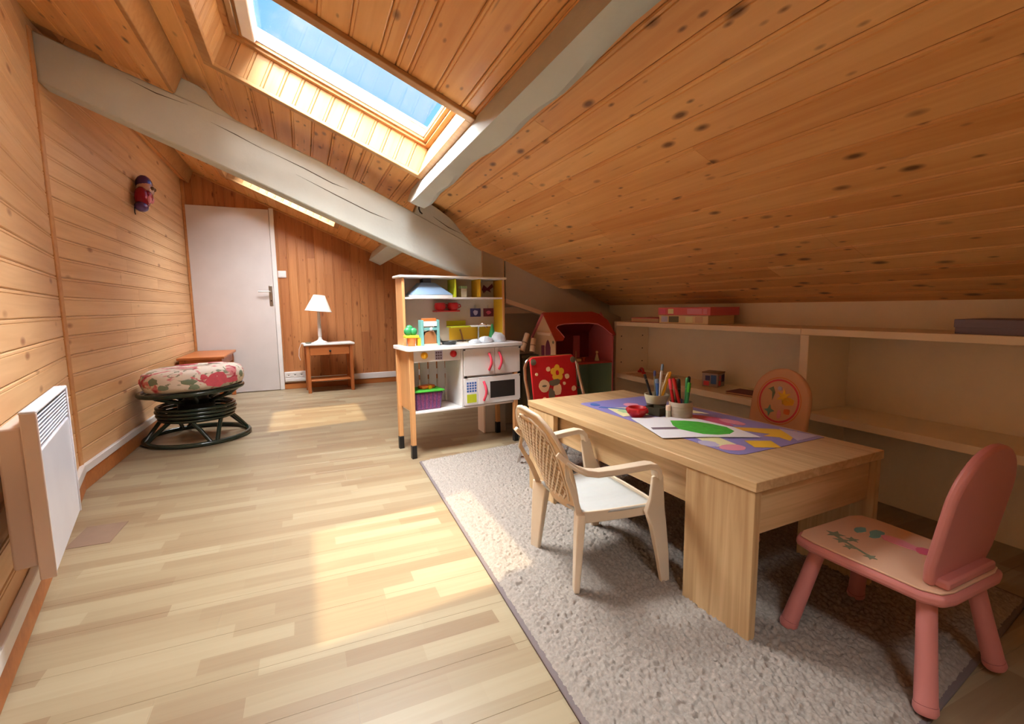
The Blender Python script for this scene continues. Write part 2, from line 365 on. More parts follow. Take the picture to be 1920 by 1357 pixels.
# ---------------------------------------------------------------- floor
fb = MB(); fb.box(-1.4, XK+.15, YB-.1, YF+.12, -.08, -.0105)
floor = struct('floor', fb, patchm)
y = YB; r = 0
while y < YF:
    w = min(.1965, YF-y)
    x0 = wallx(max(y+w, -.6))-.03
    off = (.0, .52, .93, .31, .74)[r % 5]; x = x0-off; r += 1
    while x < XK:
        a, b = max(x, x0), min(x+1.28, XK)
        if b-a > .03: board('laminate_plank', floor, T(a, y, 0), b-a, w, lamf, t=.010, c=.0006, gap=.0005)
        x += 1.28
    y += .1965
struct('trim_1', MB().box(0,.15,0,.215,.0002,.0016), patchm, M=frame((-.945,2.385,0),(1,-.02,0),(.02,1,0),(0,0,1)))['label'] = 'grey brown rectangular patch let into the pale floor beside the radiator'

# ---------------------------------------------------------------- ceiling
cb = MB()
ys = sorted({YB-.1, YF+.12, *[v for s in SKY for v in s[2:]]})
for a, b in zip(ys, ys[1:]):
    h = [s for s in SKY if s[2] <= a+1e-6 and b <= s[3]+1e-6]
    if h:
        slab(cb, -1.45, h[0][0], a, b, .013, .20); slab(cb, h[0][1], 2.72, a, b, .013, .20)
    else: slab(cb, -1.45, 2.72, a, b, .013, .20)
ceiling = struct('ceiling', cb, pine_ceil)
def slope_board(x0, x1, y0, y1, parent, m=None, t=0):
    # X along y, Z = downwards (room side)
    w = (x1-x0)*1.0875
    M = frame(S(x1, y0, t), (0,1,0), (-1,0,-SL), (-NX,0,-NZ))
    board('ceiling_board', parent, M, y1-y0, w, m or pine_ceil)
def cut(y0, y1, x0, x1):
    segs = [(y0, y1)]
    for s in SKY:
        if x0 < s[1]-1e-4 and x1 > s[0]+1e-4:
            new = []
            for a, b in segs:
                if b <= s[2] or a >= s[3]: new.append((a,b)); continue
                if a < s[2]: new.append((a, s[2]))
                if b > s[3]: new.append((s[3], b))
            segs = new
    return segs
rows = [XK+.02]; 
while rows[-1] > -1.1: rows.append(rows[-1]-.1045)
edges = sorted(rows)
for xa, xb in zip(edges, edges[1:]):
    cuts = sorted({xa, xb, *[e for s in SKY for e in s[:2] if xa+.012 < e < xb-.012]})
    ya = YB
    for ca, cb2 in zip(cuts, cuts[1:]):
        for a, b in cut(YB, YF, ca, cb2):
            for c0, c1 in runs(a, b, 2.0): slope_board(ca, cb2, c0, c1, ceiling)
# lowered strip of ceiling along the left wall, its edge a pale board
def low(x0, x1, y0, y1):
    n = max(1, round((x1-x0)/.105)); st = (x1-x0)/n
    for i in range(n):
        for c0, c1 in runs(y0, y1, 1.9): slope_board(x0+i*st, x0+(i+1)*st, c0, c1, lowc, t=-.129)
lb = MB(); slab(lb, -1.40, -.545, YB, 3.195, -.116, -.001); slab(lb, -1.40, -1.02, 3.196, 3.329, -.128, -.001); slab(lb, -1.40, -1.045, 3.33, YF, -.116, -.001)
lowc = struct('trim_2', lb, pine_trim); lowc['label'] = 'boxed in strip of boarding that hangs lower beside the left wall'
low(-1.40, -.545, YB, 3.20); low(-1.40, -1.045, 3.33, YF)
obj('edge_board', slab(slab(MB(), -.545, -.520, YB, 3.195, -.134, -.0), -1.045, -1.02, 3.335, YF, -.134, 0), pine_lin, lowc, bevel=.004)

# ---------------------------------------------------------------- roof windows
def skylight(n, s, detail=True):
    x0, x1, y0, y1 = s
    root = bpy.data.objects.new(f'window_{n}', None); COL.objects.link(root); root['kind'] = 'structure'
    root.location = S((x0+x1)/2, (y0+y1)/2)
    inv = T(*(-root.location))
    def put(name, mb, m, **k):
        mb.v = [tuple(inv @ Vector(p)) for p in mb.v]; return obj(name, mb, m, root, **k)
    # lining boards of the shaft
    D = .185
    def lining(o, along, wdir, nrm, length, m=pine_lin):
        k = max(1, round(length/.078)); st = length/k
        for i in range(k):
            M = inv @ frame(o+Vector(wdir).normalized()*st*i, along, wdir, nrm)
            board('lining_board', root, M, D, st, m, t=.010, c=.003)
    nv = Vector((NX,0,NZ)); sv = Vector((1,0,SL)).normalized(); yv = Vector((0,1,0)); Ls = (x1-x0)*1.0875
    lining(S(x0,y1-.011,0), nv, sv, -yv, Ls)                       # far face
    lining(S(x1,y0+.011,0)-sv*Ls+sv*Ls, nv, -sv, yv, Ls)           # near face
    lining(S(x0,y0,0)+sv*.011, nv, yv, sv, y1-y0)                  # upper side
    lining(S(x1,y1,0)-sv*.011, nv, -yv, -sv, y1-y0)                # lower side
    a = .034
    for q in ((x0-a,x1+a,y1-.012,y1+a),(x0-a,x1+a,y0-a,y0+.012),(x0-a,x0+.012,y0+.012,y1-.012),(x1-.012,x1+a,y0+.012,y1-.012)):
        put('surround', slab(MB(), *q, -.018, .0), pine_lin, bevel=.003)
    # fixed frame, sash, glass
    def ring(name, i0, i1, t0, t1, m, top=0):
        f = i0; g = i1
        mb = MB(); slab(mb, x0+f, x1-f, y1-g, y1-f, t0, t1); slab(mb, x0+f, x1-f, y0+f, y0+g, t0, t1)
        slab(mb, x0+f, x0+g+top, y0+g, y1-g, t0, t1); slab(mb, x1-g, x1-f, y0+g, y1-g, t0, t1)
        return put(name, mb, m, bevel=.003)
    ring('window_frame', .0, .035, .150, .215, pine_lin)
    ring('sash', .036, .055, .165, .228, pine_lin, top=.05)
    ring('glazing_bead', .0555, .063, .180, .215, mat('grey white bead', (190,188,184), .5), top=.055)
    put('ventilation_bar', slab(MB(), x0+.045, x0+.070, y0+.08, y1-.08, .145, .157), metal, bevel=.003)
    put('roller_blind_case', slab(MB(), x0+.078, x0+.135, y0+.07, y1-.07, .158, .205), white, bevel=.006)
    put('pane', slab(MB(), x0+.09, x1-.09, y0+.09, y1-.09, .203, .207), glassm)
    put('outer_cladding', slab(slab(MB(), x0-.02, x1+.02, y1-.04, y1+.03, .216, .25), x0-.02, x1+.02, y0-.03, y0+.04, .216, .25), metal)
    return root
for i, s in enumerate(SKY): skylight(i+1, s)

# ---------------------------------------------------------------- walls
HB = .102
# left wall beyond the bend
wl = struct('wall_left', MB().box(KX-.10, KX-.0125, KY-.02, YF+.1, -.05, 2.75), pine_wall)
z = .013
while z < 2.42:
    for a, b in runs(KY+.0, YF, 1.5):
        board('wall_board', wl, frame((KX-.0005,a,z),(0,1,0),(0,0,1),(1,0,0)), b-a, HB, pine_wall)
    z += HB
# near part, turned towards the room
du = Vector((math.sin(KA), -math.cos(KA), 0)); nu = Vector((math.cos(KA), math.sin(KA), 0)); kp = Vector((KX, KY, 0))
LN = 3.95
Mn = frame(kp, du, (0,0,1), nu)          # X along the wall towards the camera, Y up, Z into the room
wn = struct('wall_near_left', MB().box(0, LN, -.05, 2.75, -.10, -.0125, Mn), pine_wall)
z = .013
while z < 2.42:
    for a, b in runs(0, LN, 1.5): board('wall_board', wn, Mn @ T(a, z, 0), b-a, HB, pine_wall)
    z += HB
e2 = kp+du*LN
struct('wall_near_corner', MB().box(e2.x-.1, e2.x, YB-.1, e2.y+.02, -.05, 2.75), pine_wall)
# end wall
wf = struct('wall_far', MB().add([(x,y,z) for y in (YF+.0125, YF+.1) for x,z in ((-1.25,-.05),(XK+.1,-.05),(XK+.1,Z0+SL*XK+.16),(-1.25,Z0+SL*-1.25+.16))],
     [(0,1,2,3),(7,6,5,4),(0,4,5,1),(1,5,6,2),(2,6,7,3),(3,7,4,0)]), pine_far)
x = -1.15; 
while x < XK:
    top = Z0+SL*(x+.05)+.01
    lo = 2.105 if x < -.36 else .0
    segs = [(lo, top)] if (lo > 1 or random.random() < .35) else None
    if segs is None:
        q = random.uniform(.5, top-.3); segs = [(lo, q), (q, top)]
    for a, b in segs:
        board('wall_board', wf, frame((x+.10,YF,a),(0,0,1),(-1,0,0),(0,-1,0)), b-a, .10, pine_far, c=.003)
    x += .10
# knee wall and back wall behind the camera
struct('wall_right', MB().box(XK, XK+.12, YB-.1, YF, -.05, Z0+SL*XK+.05), plaster)
struct('wall_back', MB().box(-.5, XK+.1, YB-.1, YB, -.05, 2.6), plaster)
# cover strips and skirtings
struct('trim_3', MB().box(KX-.012, KX+.012, KY-.022, KY+.02, .0, 2.32), pine_trim, bevel=.004)['label'] = 'upright pine cover strip where the left wall bends'
struct('trim_4', MB().box(KX, KX+.03, YF-.03, YF, .0, 2.4), pine_trim, bevel=.006)['label'] = 'upright pine strip in the far corner beside the door'
mb = MB(); Ms = frame(S(-1.03,YF-.012,-.02), (1,0,SL), (0,1,0), (-SL,0,1)); mb.box(0, 3.75, 0, .012, 0, .02, Ms)
struct('trim_5', mb, pine_trim, bevel=.003)['label'] = 'thin sloping strip where the end wall meets the ceiling'
struct('baseboard_left', MB().box(KX, KX+.016, KY, YF, 0, .09), pine_skirt, bevel=.003)
struct('trim_6', MB().box(KX, KX+.022, KY, YF, .091, .135), white, bevel=.004)['label'] = 'white cable trunking along the foot of the left wall'
struct('baseboard_near_left', MB().box(0, LN, 0, .09, 0, .016, Mn), pine_skirt, bevel=.003)
struct('trim_7', MB().box(0, LN, .091, .14, 0, .024, Mn), white, bevel=.004)['label'] = 'white cable trunking that runs behind the radiator'
struct('baseboard_far', MB().box(-.265, XK, YF-.016, YF, 0, .062), pine_skirt, bevel=.003)
struct('trim_8', MB().box(.0, XK, YF-.024, YF, .063, .137), white, bevel=.004)['label'] = 'white cable trunking along the foot of the end wall'

# door
d1 = bpy.data.objects.new('door_1', None); COL.objects.link(d1); d1['kind'] = 'structure'; d1.location = (-.715, YF, 0)
obj('door_leaf', MB().box(-.405, .40, -.035, .0, .006, 2.098), doorw, d1, bevel=.003)
obj('jamb', MB().box(.402, .45, -.03, .0, 0, 2.115), white, d1, bevel=.004)
obj('hinge_post', MB().box(-.432, -.406, -.022, .0, 0, 2.115), pine_trim, d1, bevel=.003)
h = obj('door_handle', MB().box(.350, .388, -.043, -.035, 1.0, 1.235), metal, d1, bevel=.01)
obj('lever', MB().tube([(.37,-.043,1.165),(.37,-.085,1.165),(.355,-.09,1.165),(.245,-.09,1.165)], .008, 8), metal, h, smooth=50)
obj('keyhole', MB().lathe([(.007,0),(.007,.003),(0,.003)], 12, T(.369,-.043,1.06) @ RX(PI/2)), black, h)
sw = thing('light_switch', 'white light switch on the wooden wall right of the door frame', 'switch', (-.215, YF, 1.37))
obj('plate', MB().box(-.044,.044,-.014,0,-.04,.04), white, sw, bevel=.005); obj('rocker', MB().box(-.03,.03,-.019,-.013,-.028,.028), white, sw, bevel=.003)
so = thing('socket_strip', 'white double row of wall sockets at the floor right of the door', 'socket', (-.155, YF, .0))
obj('backplate', MB().box(-.105,.135,-.028,0,.085,.21), white, so, bevel=.005)
for k in range(3):
    q = obj('socket', MB().lathe([(.026,0),(.026,.006),(.021,.006),(.019,.001),(0,.001)], 18, T(-.062+.072*k,-.028,.172) @ RX(PI/2)), white, so, smooth=40)
    obj('pin_hole', MB().box(-.062+.072*k-.008,-.062+.072*k+.008,-.0305,-.0285,.168,.176), black, q)
obj('cover_strip', MB().box(-.10,.13,-.034,-.028,.095,.135), white, so, bevel=.003)

# ---------------------------------------------------------------- beams
YT = 3.20
def xz(mb, poly, y0, y1):
    n = len(poly); vs = [(x,y0,z) for x,z in poly]+[(x,y1,z) for x,z in poly]
    return mb.add(vs, [tuple(range(n)), tuple(range(n,2*n))[::-1]]+[(i,n+i,n+(i+1)%n,(i+1)%n) for i in range(n)])
beam = thing('rafter_beam', 'long sloping white painted beam crossing the room from the left wall', 'beam', (KX, YT, 2.1))
def bp(name, poly, y0, y1, m, **k):
    mb = xz(MB(), [(x-KX, z-2.1) for x,z in poly], y0-YT, y1-YT); return obj(name, mb, m, beam, **k)
bp('timber', [(KX+.001,2.088),(-.66,1.882),(-.16,1.669),(.2,1.513),(.583,1.352),(1.017,1.187),(1.172,1.125),(1.172,1.348),(1.005,1.435),(.66,1.60),(.142,1.845),(-.2,1.985),(-.592,2.122),(-1.0,2.27),(KX+.001,2.325)], YT, YT+.13, beamw, bevel=.008)
bp('packing_block', [(-.585,2.118),(-.575,2.20),(-.55,2.215),(-.47,2.185),(-.43,2.16),(-.38,2.09),(-.30,2.03),(-.16,1.965)], YT+.01, YT+.11, beamw, bevel=.006)
bp('packing_block', [(.70,1.575),(.74,1.66),(.80,1.655),(.86,1.62),(.95,1.56),(.99,1.52),(1.02,1.48),(1.09,1.41),(1.12,1.36)], YT+.005, YT+.11, beamw, bevel=.006)
for pts in ([(-.42,1.995),(-.30,1.945),(-.12,1.855)], [(-.22,1.905),(.05,1.795),(.20,1.725),(.30,1.69)], [(.0,1.755),(.22,1.655),(.42,1.565),(.56,1.515)], [(-.78,2.16),(-.66,2.11),(-.52,2.07)], [(.83,1.56),(.93,1.50),(1.03,1.455)]):
    bp('crack', pts+[(x, z-.005) for x,z in pts[1:-1][::-1]], YT-.0015, YT+.002, crackm)
obj('hook', MB().tube([(.735-KX,-.002,1.615-2.1),(.73-KX,-.02,1.60-2.1),(.735-KX,-.028,1.58-2.1),(.75-KX,-.024,1.57-2.1)], .005, 6), black, beam, smooth=60)
# post and sloping boxed panel to its right
post = thing('beam_post', 'boxed cream post that carries the lower end of the long white beam', 'post', (1.30, 3.315, 0))
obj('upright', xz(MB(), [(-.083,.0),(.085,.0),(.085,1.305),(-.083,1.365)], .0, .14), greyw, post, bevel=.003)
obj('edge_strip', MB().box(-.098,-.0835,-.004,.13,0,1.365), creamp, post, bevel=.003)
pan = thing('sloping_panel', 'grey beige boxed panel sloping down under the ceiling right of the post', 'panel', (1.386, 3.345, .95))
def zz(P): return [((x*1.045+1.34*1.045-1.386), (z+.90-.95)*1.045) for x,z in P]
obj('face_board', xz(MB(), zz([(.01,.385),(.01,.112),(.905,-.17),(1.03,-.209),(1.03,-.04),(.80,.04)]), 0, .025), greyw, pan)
obj('lower_edge', xz(MB(), zz([(.01,.114),(.01,.082),(.905,-.202),(1.03,-.241),(1.03,-.207),(.905,-.168)]), -.004, .06), creamp, pan)
obj('inner_rail', xz(MB(), [(.03,-.002),(.19,.005),(.40,-.06),(.76,-.16),(.76,-.19),(.34,-.048),(.03,-.048)], .07, .10), creamp, pan)
struct('wall_recess', MB().box(1.386, XK, 3.52, 3.56, 0, 1.10), greyw)
pur = thing('roof_purlin', 'white painted rough edged beam running from overhead to the long sloping beam', 'beam', (.70, 1.0, 1.7))
mb = MB(); vs = []; N = 46
for i in range(N+1):
    yy = -2.0+(YT-.005+2.0)*i/N; wv = .012*math.sin(yy*5.1)+.010*math.sin(yy*11+1)+.006*noise.noise((yy*9,0,0))
    tb = -.142+.004*math.sin(yy*3.3); f = max(0, min(1, (YT-yy)/.25)); tb *= (.55+.45*f)
    for x0_, t_ in ((.688,.0),(.690,tb),(.752+wv,tb),(.775+wv*.6,tb+.022),(.792,.0)): vs.append(tuple(S(x0_, yy, t_)-Vector((.70,1.0,1.7))))
fs = []
for i in range(N):
    for k in range(5): fs.append((i*5+k, i*5+(k+1)%5, i*5+5+(k+1)%5, i*5+5+k))
fs += [(4,3,2,1,0), tuple(range(5*N,5*N+5))]
mb.add(vs, fs); obj('timber', mb, beamw, pur, smooth=35)
pf = thing('roof_purlin', 'short white beam end showing below the long beam near the far wall', 'beam', (.88, 6.0, 1.62))
mb = MB(); slab(mb, .825, .965, YT+.14, YF, -.115, 0); mb.v = [tuple(Vector(p)-Vector((.88,6.0,1.62))) for p in mb.v]; obj('timber', mb, beamw, pf, bevel=.005)

# ---------------------------------------------------------------- fitted shelves on the knee wall
XS = 2.17
sh = thing('wall_shelving', 'long cream fitted shelving along the low right wall', 'shelving', (XS, 1.5, 0))
def sb(name, x0, x1, y0, y1, z0, z1, m=shelfc): return obj(name, MB().box(x0-XS, x1-XS, y0-1.5, y1-1.5, z0, z1), m, sh, bevel=.002)
sb('shelf', XS, XK, -1.6, 1.519, .803, .833); sb('shelf', XS, XK, 1.521, 2.985, .803, .833)
sb('shelf', XS, XK, -1.6, 1.476, .402, .436); sb('shelf', XS+.01, XK, 1.522, 2.985, .402, .440)
sb('divider', XS, XK, 1.478, 1.520, 0.0, .802); sb('side_panel', XS, XK, 2.987, 3.012, 0, .833)
for z_ in (.52,.62,.72):
    for x_ in (2.22, 2.42): obj('peg_hole', MB().lathe([(.005,0),(.005,.001),(0,.001)], 8, T(x_-XS, 2.9868-1.5, z_) @ RX(PI/2)), crackm, sh)

# ---------------------------------------------------------------- radiator
rd = thing('wall_heater', 'white electric panel heater with louvred top on the near left wall', 'heater', kp+Vector((0,0,0)), 0)
Mr = frame((0,0,0), du, (0,0,1), nu)
def rb(name, s0, s1, z0, z1, o0, o1, m, par=None, **k): return obj(name, MB().box(s0, s1, z0, z1, o0, o1, Mr), m, par or rd, **k)
rb('wall_case', 1.20, 1.65, .285, .660, .040, .0885, rad_s, bevel=.006)
rb('casing', 1.172, 1.688, .262, .695, .094, .108, rad_s, bevel=.004)
fp = rb('front_panel', 1.172, 1.688, .262, .598, .109, .122, rad_f, bevel=.004)
gr = rb('grille_back', 1.18, 1.68, .60, .694, .1082, .110, mat('grille shadow grey',(120,118,130),.6))
for k in range(9):
    z_ = .603+.0103*k; mb = MB().box(1.176, 1.684, -.0016, .0016, .004, .017); mb.v = [tuple(Mr @ (T(0,z_+.002,.106) @ RX(math.radians(-28))) @ Vector(p)) for p in mb.v]
    obj('louvre', mb, rad_w, gr)
obj('top_cap', MB().box(1.168, 1.692, .696, .706, .092, .126, Mr), rad_w, rd, bevel=.004)
for s_ in (1.171, 1.689): obj('side_cheek', MB().box(s_-.004, s_+.004, .262, .70, .0935, .126, Mr), rad_w if s_ < 1.5 else rad_s, rd, bevel=.003)

# wall ornament
orn = thing('wall_ornament', 'small purple and red shiny foil figure hung on the left wall', 'ornament', (KX, 4.60, 1.72))
obj('body', MB().sphere((.055,-.02,.10),(.05,.085,.085),16), foilred, orn, smooth=60)
obj('hood', MB().sphere((.058,.045,.215),(.055,.08,.07),16), purple, orn, smooth=60)
obj('head', MB().sphere((.066,.03,.175),(.058,.075,.062),16), foilwh, orn, smooth=60)
obj('chest', MB().sphere((.075,.0,.12),(.045,.07,.05),14), foilred, orn, smooth=60)
obj('foot', MB().sphere((.05,-.045,.03),(.045,.07,.04),14), purple, orn, smooth=60)
for y_, z_, r_ in ((.05,.18,.016),(.0,.18,.016)): obj('eye', MB().sphere((.118,y_,z_),r_,10), brownp, orn, smooth=60)
for y_, z_ in ((.035,.10),(-.04,.09)): obj('arm', MB().sphere((.10,y_,z_),(.018,.022,.03),10), pinkpr, orn, smooth=60)
obj('hanger', MB().tube([(.012,-.07,.02),(.012,-.075,-.02),(.014,-.07,-.035)], .004, 6), black, orn)

# ---------------------------------------------------------------- rug
RA, RB_, RC, RD = Vector((.508,.405,0)), Vector((2.055,.63,0)), Vector((2.10,3.03,0)), Vector((.600,2.835,0))
nu_, nv_ = 400, 600
uu, vv = np.meshgrid(np.linspace(0,1,nu_), np.linspace(0,1,nv_))
P = lambda u, v: ((1-u)*(1-v))[...,None]*np.array(RA)+(u*(1-v))[...,None]*np.array(RB_)+(u*v)[...,None]*np.array(RC)+((1-u)*v)[...,None]*np.array(RD)
pts = P(.007+.986*uu, .004+.992*vv)
h = np.random.rand(nv_, nu_)
def blur(a, k):
    for _ in range(k): a = (a+np.roll(a,1,0)+np.roll(a,-1,0)+np.roll(a,1,1)+np.roll(a,-1,1))/5
    return a
b1 = blur(np.random.rand(nv_, nu_), 3); b1 = (b1-b1.min())/(b1.max()-b1.min()); b2 = blur(np.random.rand(nv_, nu_), 1); b2 = (b2-b2.min())/(b2.max()-b2.min())
edge = np.minimum(np.minimum(uu, 1-uu)*40, np.minimum(vv, 1-vv)*60).clip(0, 1)
pts[...,2] = .008+edge*(.002+.008*b1+.020*b2)
pts[...,0] += (blur(np.random.rand(nv_,nu_),1)-.5)*.010; pts[...,1] += (blur(np.random.rand(nv_,nu_),1)-.5)*.010
me = bpy.data.meshes.new('pile'); idx = np.arange(nu_*nv_).reshape(nv_, nu_)
q = np.stack([idx[:-1,:-1], idx[:-1,1:], idx[1:,1:], idx[1:,:-1]], -1).reshape(-1,4)
me.vertices.add(nu_*nv_); me.vertices.foreach_set('co', pts.reshape(-1).astype(np.float32))
me.loops.add(q.size); me.loops.foreach_set('vertex_index', q.reshape(-1).astype(np.int32)); me.polygons.add(len(q))
me.polygons.foreach_set('loop_start', np.arange(0, q.size, 4, dtype=np.int32)); me.polygons.foreach_set('loop_total', np.full(len(q), 4, dtype=np.int32))
me.update(); me.validate(); me.shade_smooth(); me.materials.append(rugm)
rug = thing('shag_rug', 'grey beige shaggy rug lying under the low oak table', 'rug', (0,0,0))
pile = link_mesh('pile', me, rug); pile['kind'] = 'stuff'
def inset(A, B, C, D, z0, z1):
    pl = [(p.x, p.y) for p in (A,B,C,D)]; return MB().prism(pl, z0, z1)
obj('backing', inset(RA,RB_,RC,RD,.0005,.0095), rugedge, rug, bevel=.003)

# ---------------------------------------------------------------- low oak table
tb = thing('low_table', 'low oak veneer table with panel legs standing on the grey rug', 'table', (1.348, 1.505, .024), math.radians(2.5))
TH = .456; hw, hl = .306, .645
obj('tabletop', MB().box(-hw, hw, -hl, hl, TH-.028, TH), oak, tb, bevel=.002)
for sx in (-1, 1):
    for sy in (-1, 1):
        a, b = sorted((sx*(hw-.004), sx*(hw-.030))); c_, d_ = sorted((sy*(hl-.005), sy*(hl-.245)))
        obj('leg', MB().box(a, b, c_, d_, -.013, TH-.0285), oak_v, tb, bevel=.0015)
for sx in (-1, 1):
    a, b = sorted((sx*(hw-.045), sx*(hw-.063))); obj('side_apron', MB().box(a, b, -(hl-.03), hl-.03, TH-.165, TH-.0285), oak, tb, bevel=.0015)
for sy in (-1, 1):
    a, b = sorted((sy*(hl-.025), sy*(hl-.043))); obj('end_apron', MB().box(-(hw-.0305), hw-.0305, a, b, TH-.165, TH-.0285), oak_x, tb, bevel=.0015)
ZT = .4805
# things lying on the table
mt = thing('table_mat', 'long lavender plastic mat printed with coloured shapes on the oak table', 'mat', (1.39, 1.49, ZT))
def flat(name, poly, m, par, o, z0, z1, **k): return obj(name, MB().prism([(x-o[0], y-o[1]) for x,y in poly], z0, z1), m, par, **k)
mo = (1.39, 1.49)
flat('sheet', [(1.21,1.062),(1.225,1.04),(1.25,1.032),(1.655,1.050),(1.66,1.07),(1.60,1.94),(1.585,1.955),(1.215,1.945),(1.20,1.93)], purp, mt, mo, 0, .0012)
_pz = [0]
def pr(poly, m, z=.0012):
    _pz[0] += 1; flat('printed_shape', poly, m, mt, mo, .0011, .0013+.00012*_pz[0])
pr([(1.23,1.13),(1.26,1.30),(1.34,1.29),(1.31,1.12)], crmpr); pr(blob(1.27,1.10,.045,.035), pinkpr); pr(blob(1.235,1.17,.03,.035), lav)
pr([(1.335,1.07),(1.41,1.03),(1.45,1.10),(1.37,1.14)], yelpr); pr(star(1.55,1.13,.075,5,.5), yelpr); pr([(1.45,1.32),(1.47,1.25),(1.56,1.10),(1.64,1.14),(1.60,1.20)], yelpr, .0017)
pr([(1.53,1.06),(1.65,1.07),(1.62,1.20)], lav); pr([(1.42,1.42),(1.50,1.30),(1.56,1.42),(1.48,1.56)], magpr); pr(blob(1.55,1.35,.03,.06), pinkpr)
pr([(1.44,1.60),(1.58,1.50),(1.56,1.66)], crmpr); pr([(1.22,1.62),(1.34,1.60),(1.36,1.75),(1.26,1.80)], crmpr); pr(blob(1.30,1.70,.04,.05), greenpr, .0017)
pr(blob(1.40,1.80,.035,.04), pinkpr); pr([(1.23,1.82),(1.25,1.83),(1.33,1.73),(1.31,1.72)], bluepr, .0017); pr(blob(1.25,1.88,.02,.03), bluepr)
pp = thing('tree_drawing', 'white sheet of paper with a green crayon tree lying on the mat', 'drawing', (1.30, 1.36, ZT+.0044))
po = (1.30, 1.36)
flat('sheet', [(1.222,1.572),(1.133,1.280),(1.28,1.225),(1.448,1.135),(1.475,1.28),(1.455,1.47),(1.35,1.53)], paper, pp, po, 0, .0008)
flat('crayon_tree_crown', [(1.335,1.465),(1.29,1.40),(1.272,1.35),(1.285,1.30),(1.30,1.255),(1.34,1.225),(1.385,1.215),(1.43,1.235),(1.452,1.29),(1.44,1.35),(1.42,1.40),(1.385,1.44)], crayon, pp, po, .0009, .0013)
flat('crayon_tree_trunk', [(1.192,1.412),(1.180,1.385),(1.275,1.345),(1.285,1.375)], crayb, pp, po, .0009, .0012)
def pot(name, lab, loc, prof, m, parts=()):
    t_ = thing(name, lab, 'pot', loc); obj('bowl', MB().lathe(prof, 28), m, t_, smooth=45); return t_
c1 = pot('pencil_pot', 'wide stoneware bowl with a cream band holding pencils, left of the taller bunch of pens', (1.43, 1.66, ZT+.0015),
    [(0,0),(.030,0),(.040,.012),(.044,.034),(.040,.034),(.036,.014),(0,.010)], ceramb)
obj('glazed_rim', MB().lathe([(.0442,.0345),(.052,.060),(.054,.074),(.050,.074),(.040,.0345)], 28), ceram, c1, smooth=45)
c2 = pot('pen_pot', 'round grey beige pot crammed with red and green felt pens', (1.432, 1.512, ZT+.0015),
    [(0,0),(.046,0),(.048,.004),(.048,.062),(.044,.066),(.043,.062),(.043,.008),(0,.007)], ceramg)
rings = MB()
for z_ in (.020,.034,.048): rings.lathe([(.0482,z_-.002),(.0492,z_),(.0482,z_+.002)], 28)
obj('throwing_ring', rings, ceramg, c2, smooth=60)
def pen(label, cat, foot, tip, r, m, capm=None, capf=.25, name='felt_pen', group=None):
    a, b = Vector(foot), Vector(tip); t_ = thing(name, label, cat, a, group=group); d = b-a; L_ = d.length
    q = d.to_track_quat('Z','Y').to_matrix().to_4x4()
    obj('barrel', MB().lathe([(r*.9,0),(r,.003),(r,L_*(1-capf)-.001)], 10, q), m, t_, smooth=50)
    obj('cap', MB().lathe([(r*1.12,L_*(1-capf)),(r*1.12,L_*.97),(r*.6,L_)], 10, q), capm or m, t_, smooth=50)
    return t_
zb = ZT+.012
for i, (fx, fy, tx, ty, tz, m_, cm, lab) in enumerate([
    (1.425,1.655,1.450,1.700,.655,greyp,navy,'dark pencil leaning back left in the stoneware bowl'),
    (1.420,1.640,1.455,1.655,.690,paper,hoodc,'tall pale brush handle, highest in the stoneware bowl'),
    (1.425,1.665,1.405,1.715,.640,black,black,'black pencil leaning to the left edge of the stoneware bowl'),
    (1.440,1.655,1.488,1.640,.655,yel,yel,'yellow pencil leaning right in the stoneware bowl'),
    (1.440,1.670,1.500,1.665,.650,cream,cream,'cream crayon behind the yellow pencil in the stoneware bowl'),
    (1.430,1.640,1.428,1.660,.625,bluepr,hoodc,'thick blue grey marker upright in the stoneware bowl')]):
    pen(lab, 'pen', (fx,fy,zb+.004), (tx,ty,tz), .0055 if i != 5 else .008, m_, cm, .15, 'pencil')
for fx, fy, tx, ty, tz, m_, cm, lab in [
    (1.410,1.520,1.412,1.560,.640,redf,pinkh,'pink red felt pen at the left edge of the round grey pot'),
    (1.430,1.500,1.402,1.528,.648,red,red,'red felt pen leaning left in front in the round grey pot'),
    (1.428,1.520,1.440,1.560,.635,brownp,maroon,'dark red felt pen at the back of the round grey pot'),
    (1.445,1.530,1.462,1.560,.635,black,black,'black felt pen between the red and the green ones'),
    (1.445,1.500,1.472,1.520,.645,grn,grn,'light green felt pen leaning right in the round grey pot'),
    (1.455,1.515,1.490,1.528,.648,crayon,black,'green felt pen with a black cap at the right edge of the round grey pot'),
    (1.438,1.490,1.455,1.490,.630,grn,crayon,'thick dark green felt pen in front right of the round grey pot'),
    (1.420,1.500,1.430,1.510,.560,navy,navy,'short dark blue pen low down in the round grey pot')]:
    pen(lab, 'pen', (fx,fy,zb), (tx,ty,tz), .0065, m_, cm, .3)
rt = thing('tape_roll_holder', 'red plastic round dish on the lavender mat', 'dish', (1.275, 1.60, ZT+.0018))
obj('shell', MB().lathe([(0,0),(.028,0),(.036,.012),(.044,.022),(.046,.034),(.038,.040),(.030,.034),(.026,.016),(0,.012)], 24), red, rt, smooth=50)
for k in range(6): a_ = k*PI/3; obj('scallop', MB().sphere((.040*math.cos(a_),.040*math.sin(a_),.026),(.011,.011,.012),8), red, rt, smooth=60)
obj('dark_inset', MB().lathe([(0,.0165),(.0255,.0165),(.0255,.022),(0,.022)], 20), black, rt)
bx = thing('eraser_box', 'dark brown small open box between the red dish and the pots', 'box', (1.372, 1.592, ZT+.0018), .2)
bb = MB().box(-.03,.03,-.04,.04,0,.004)
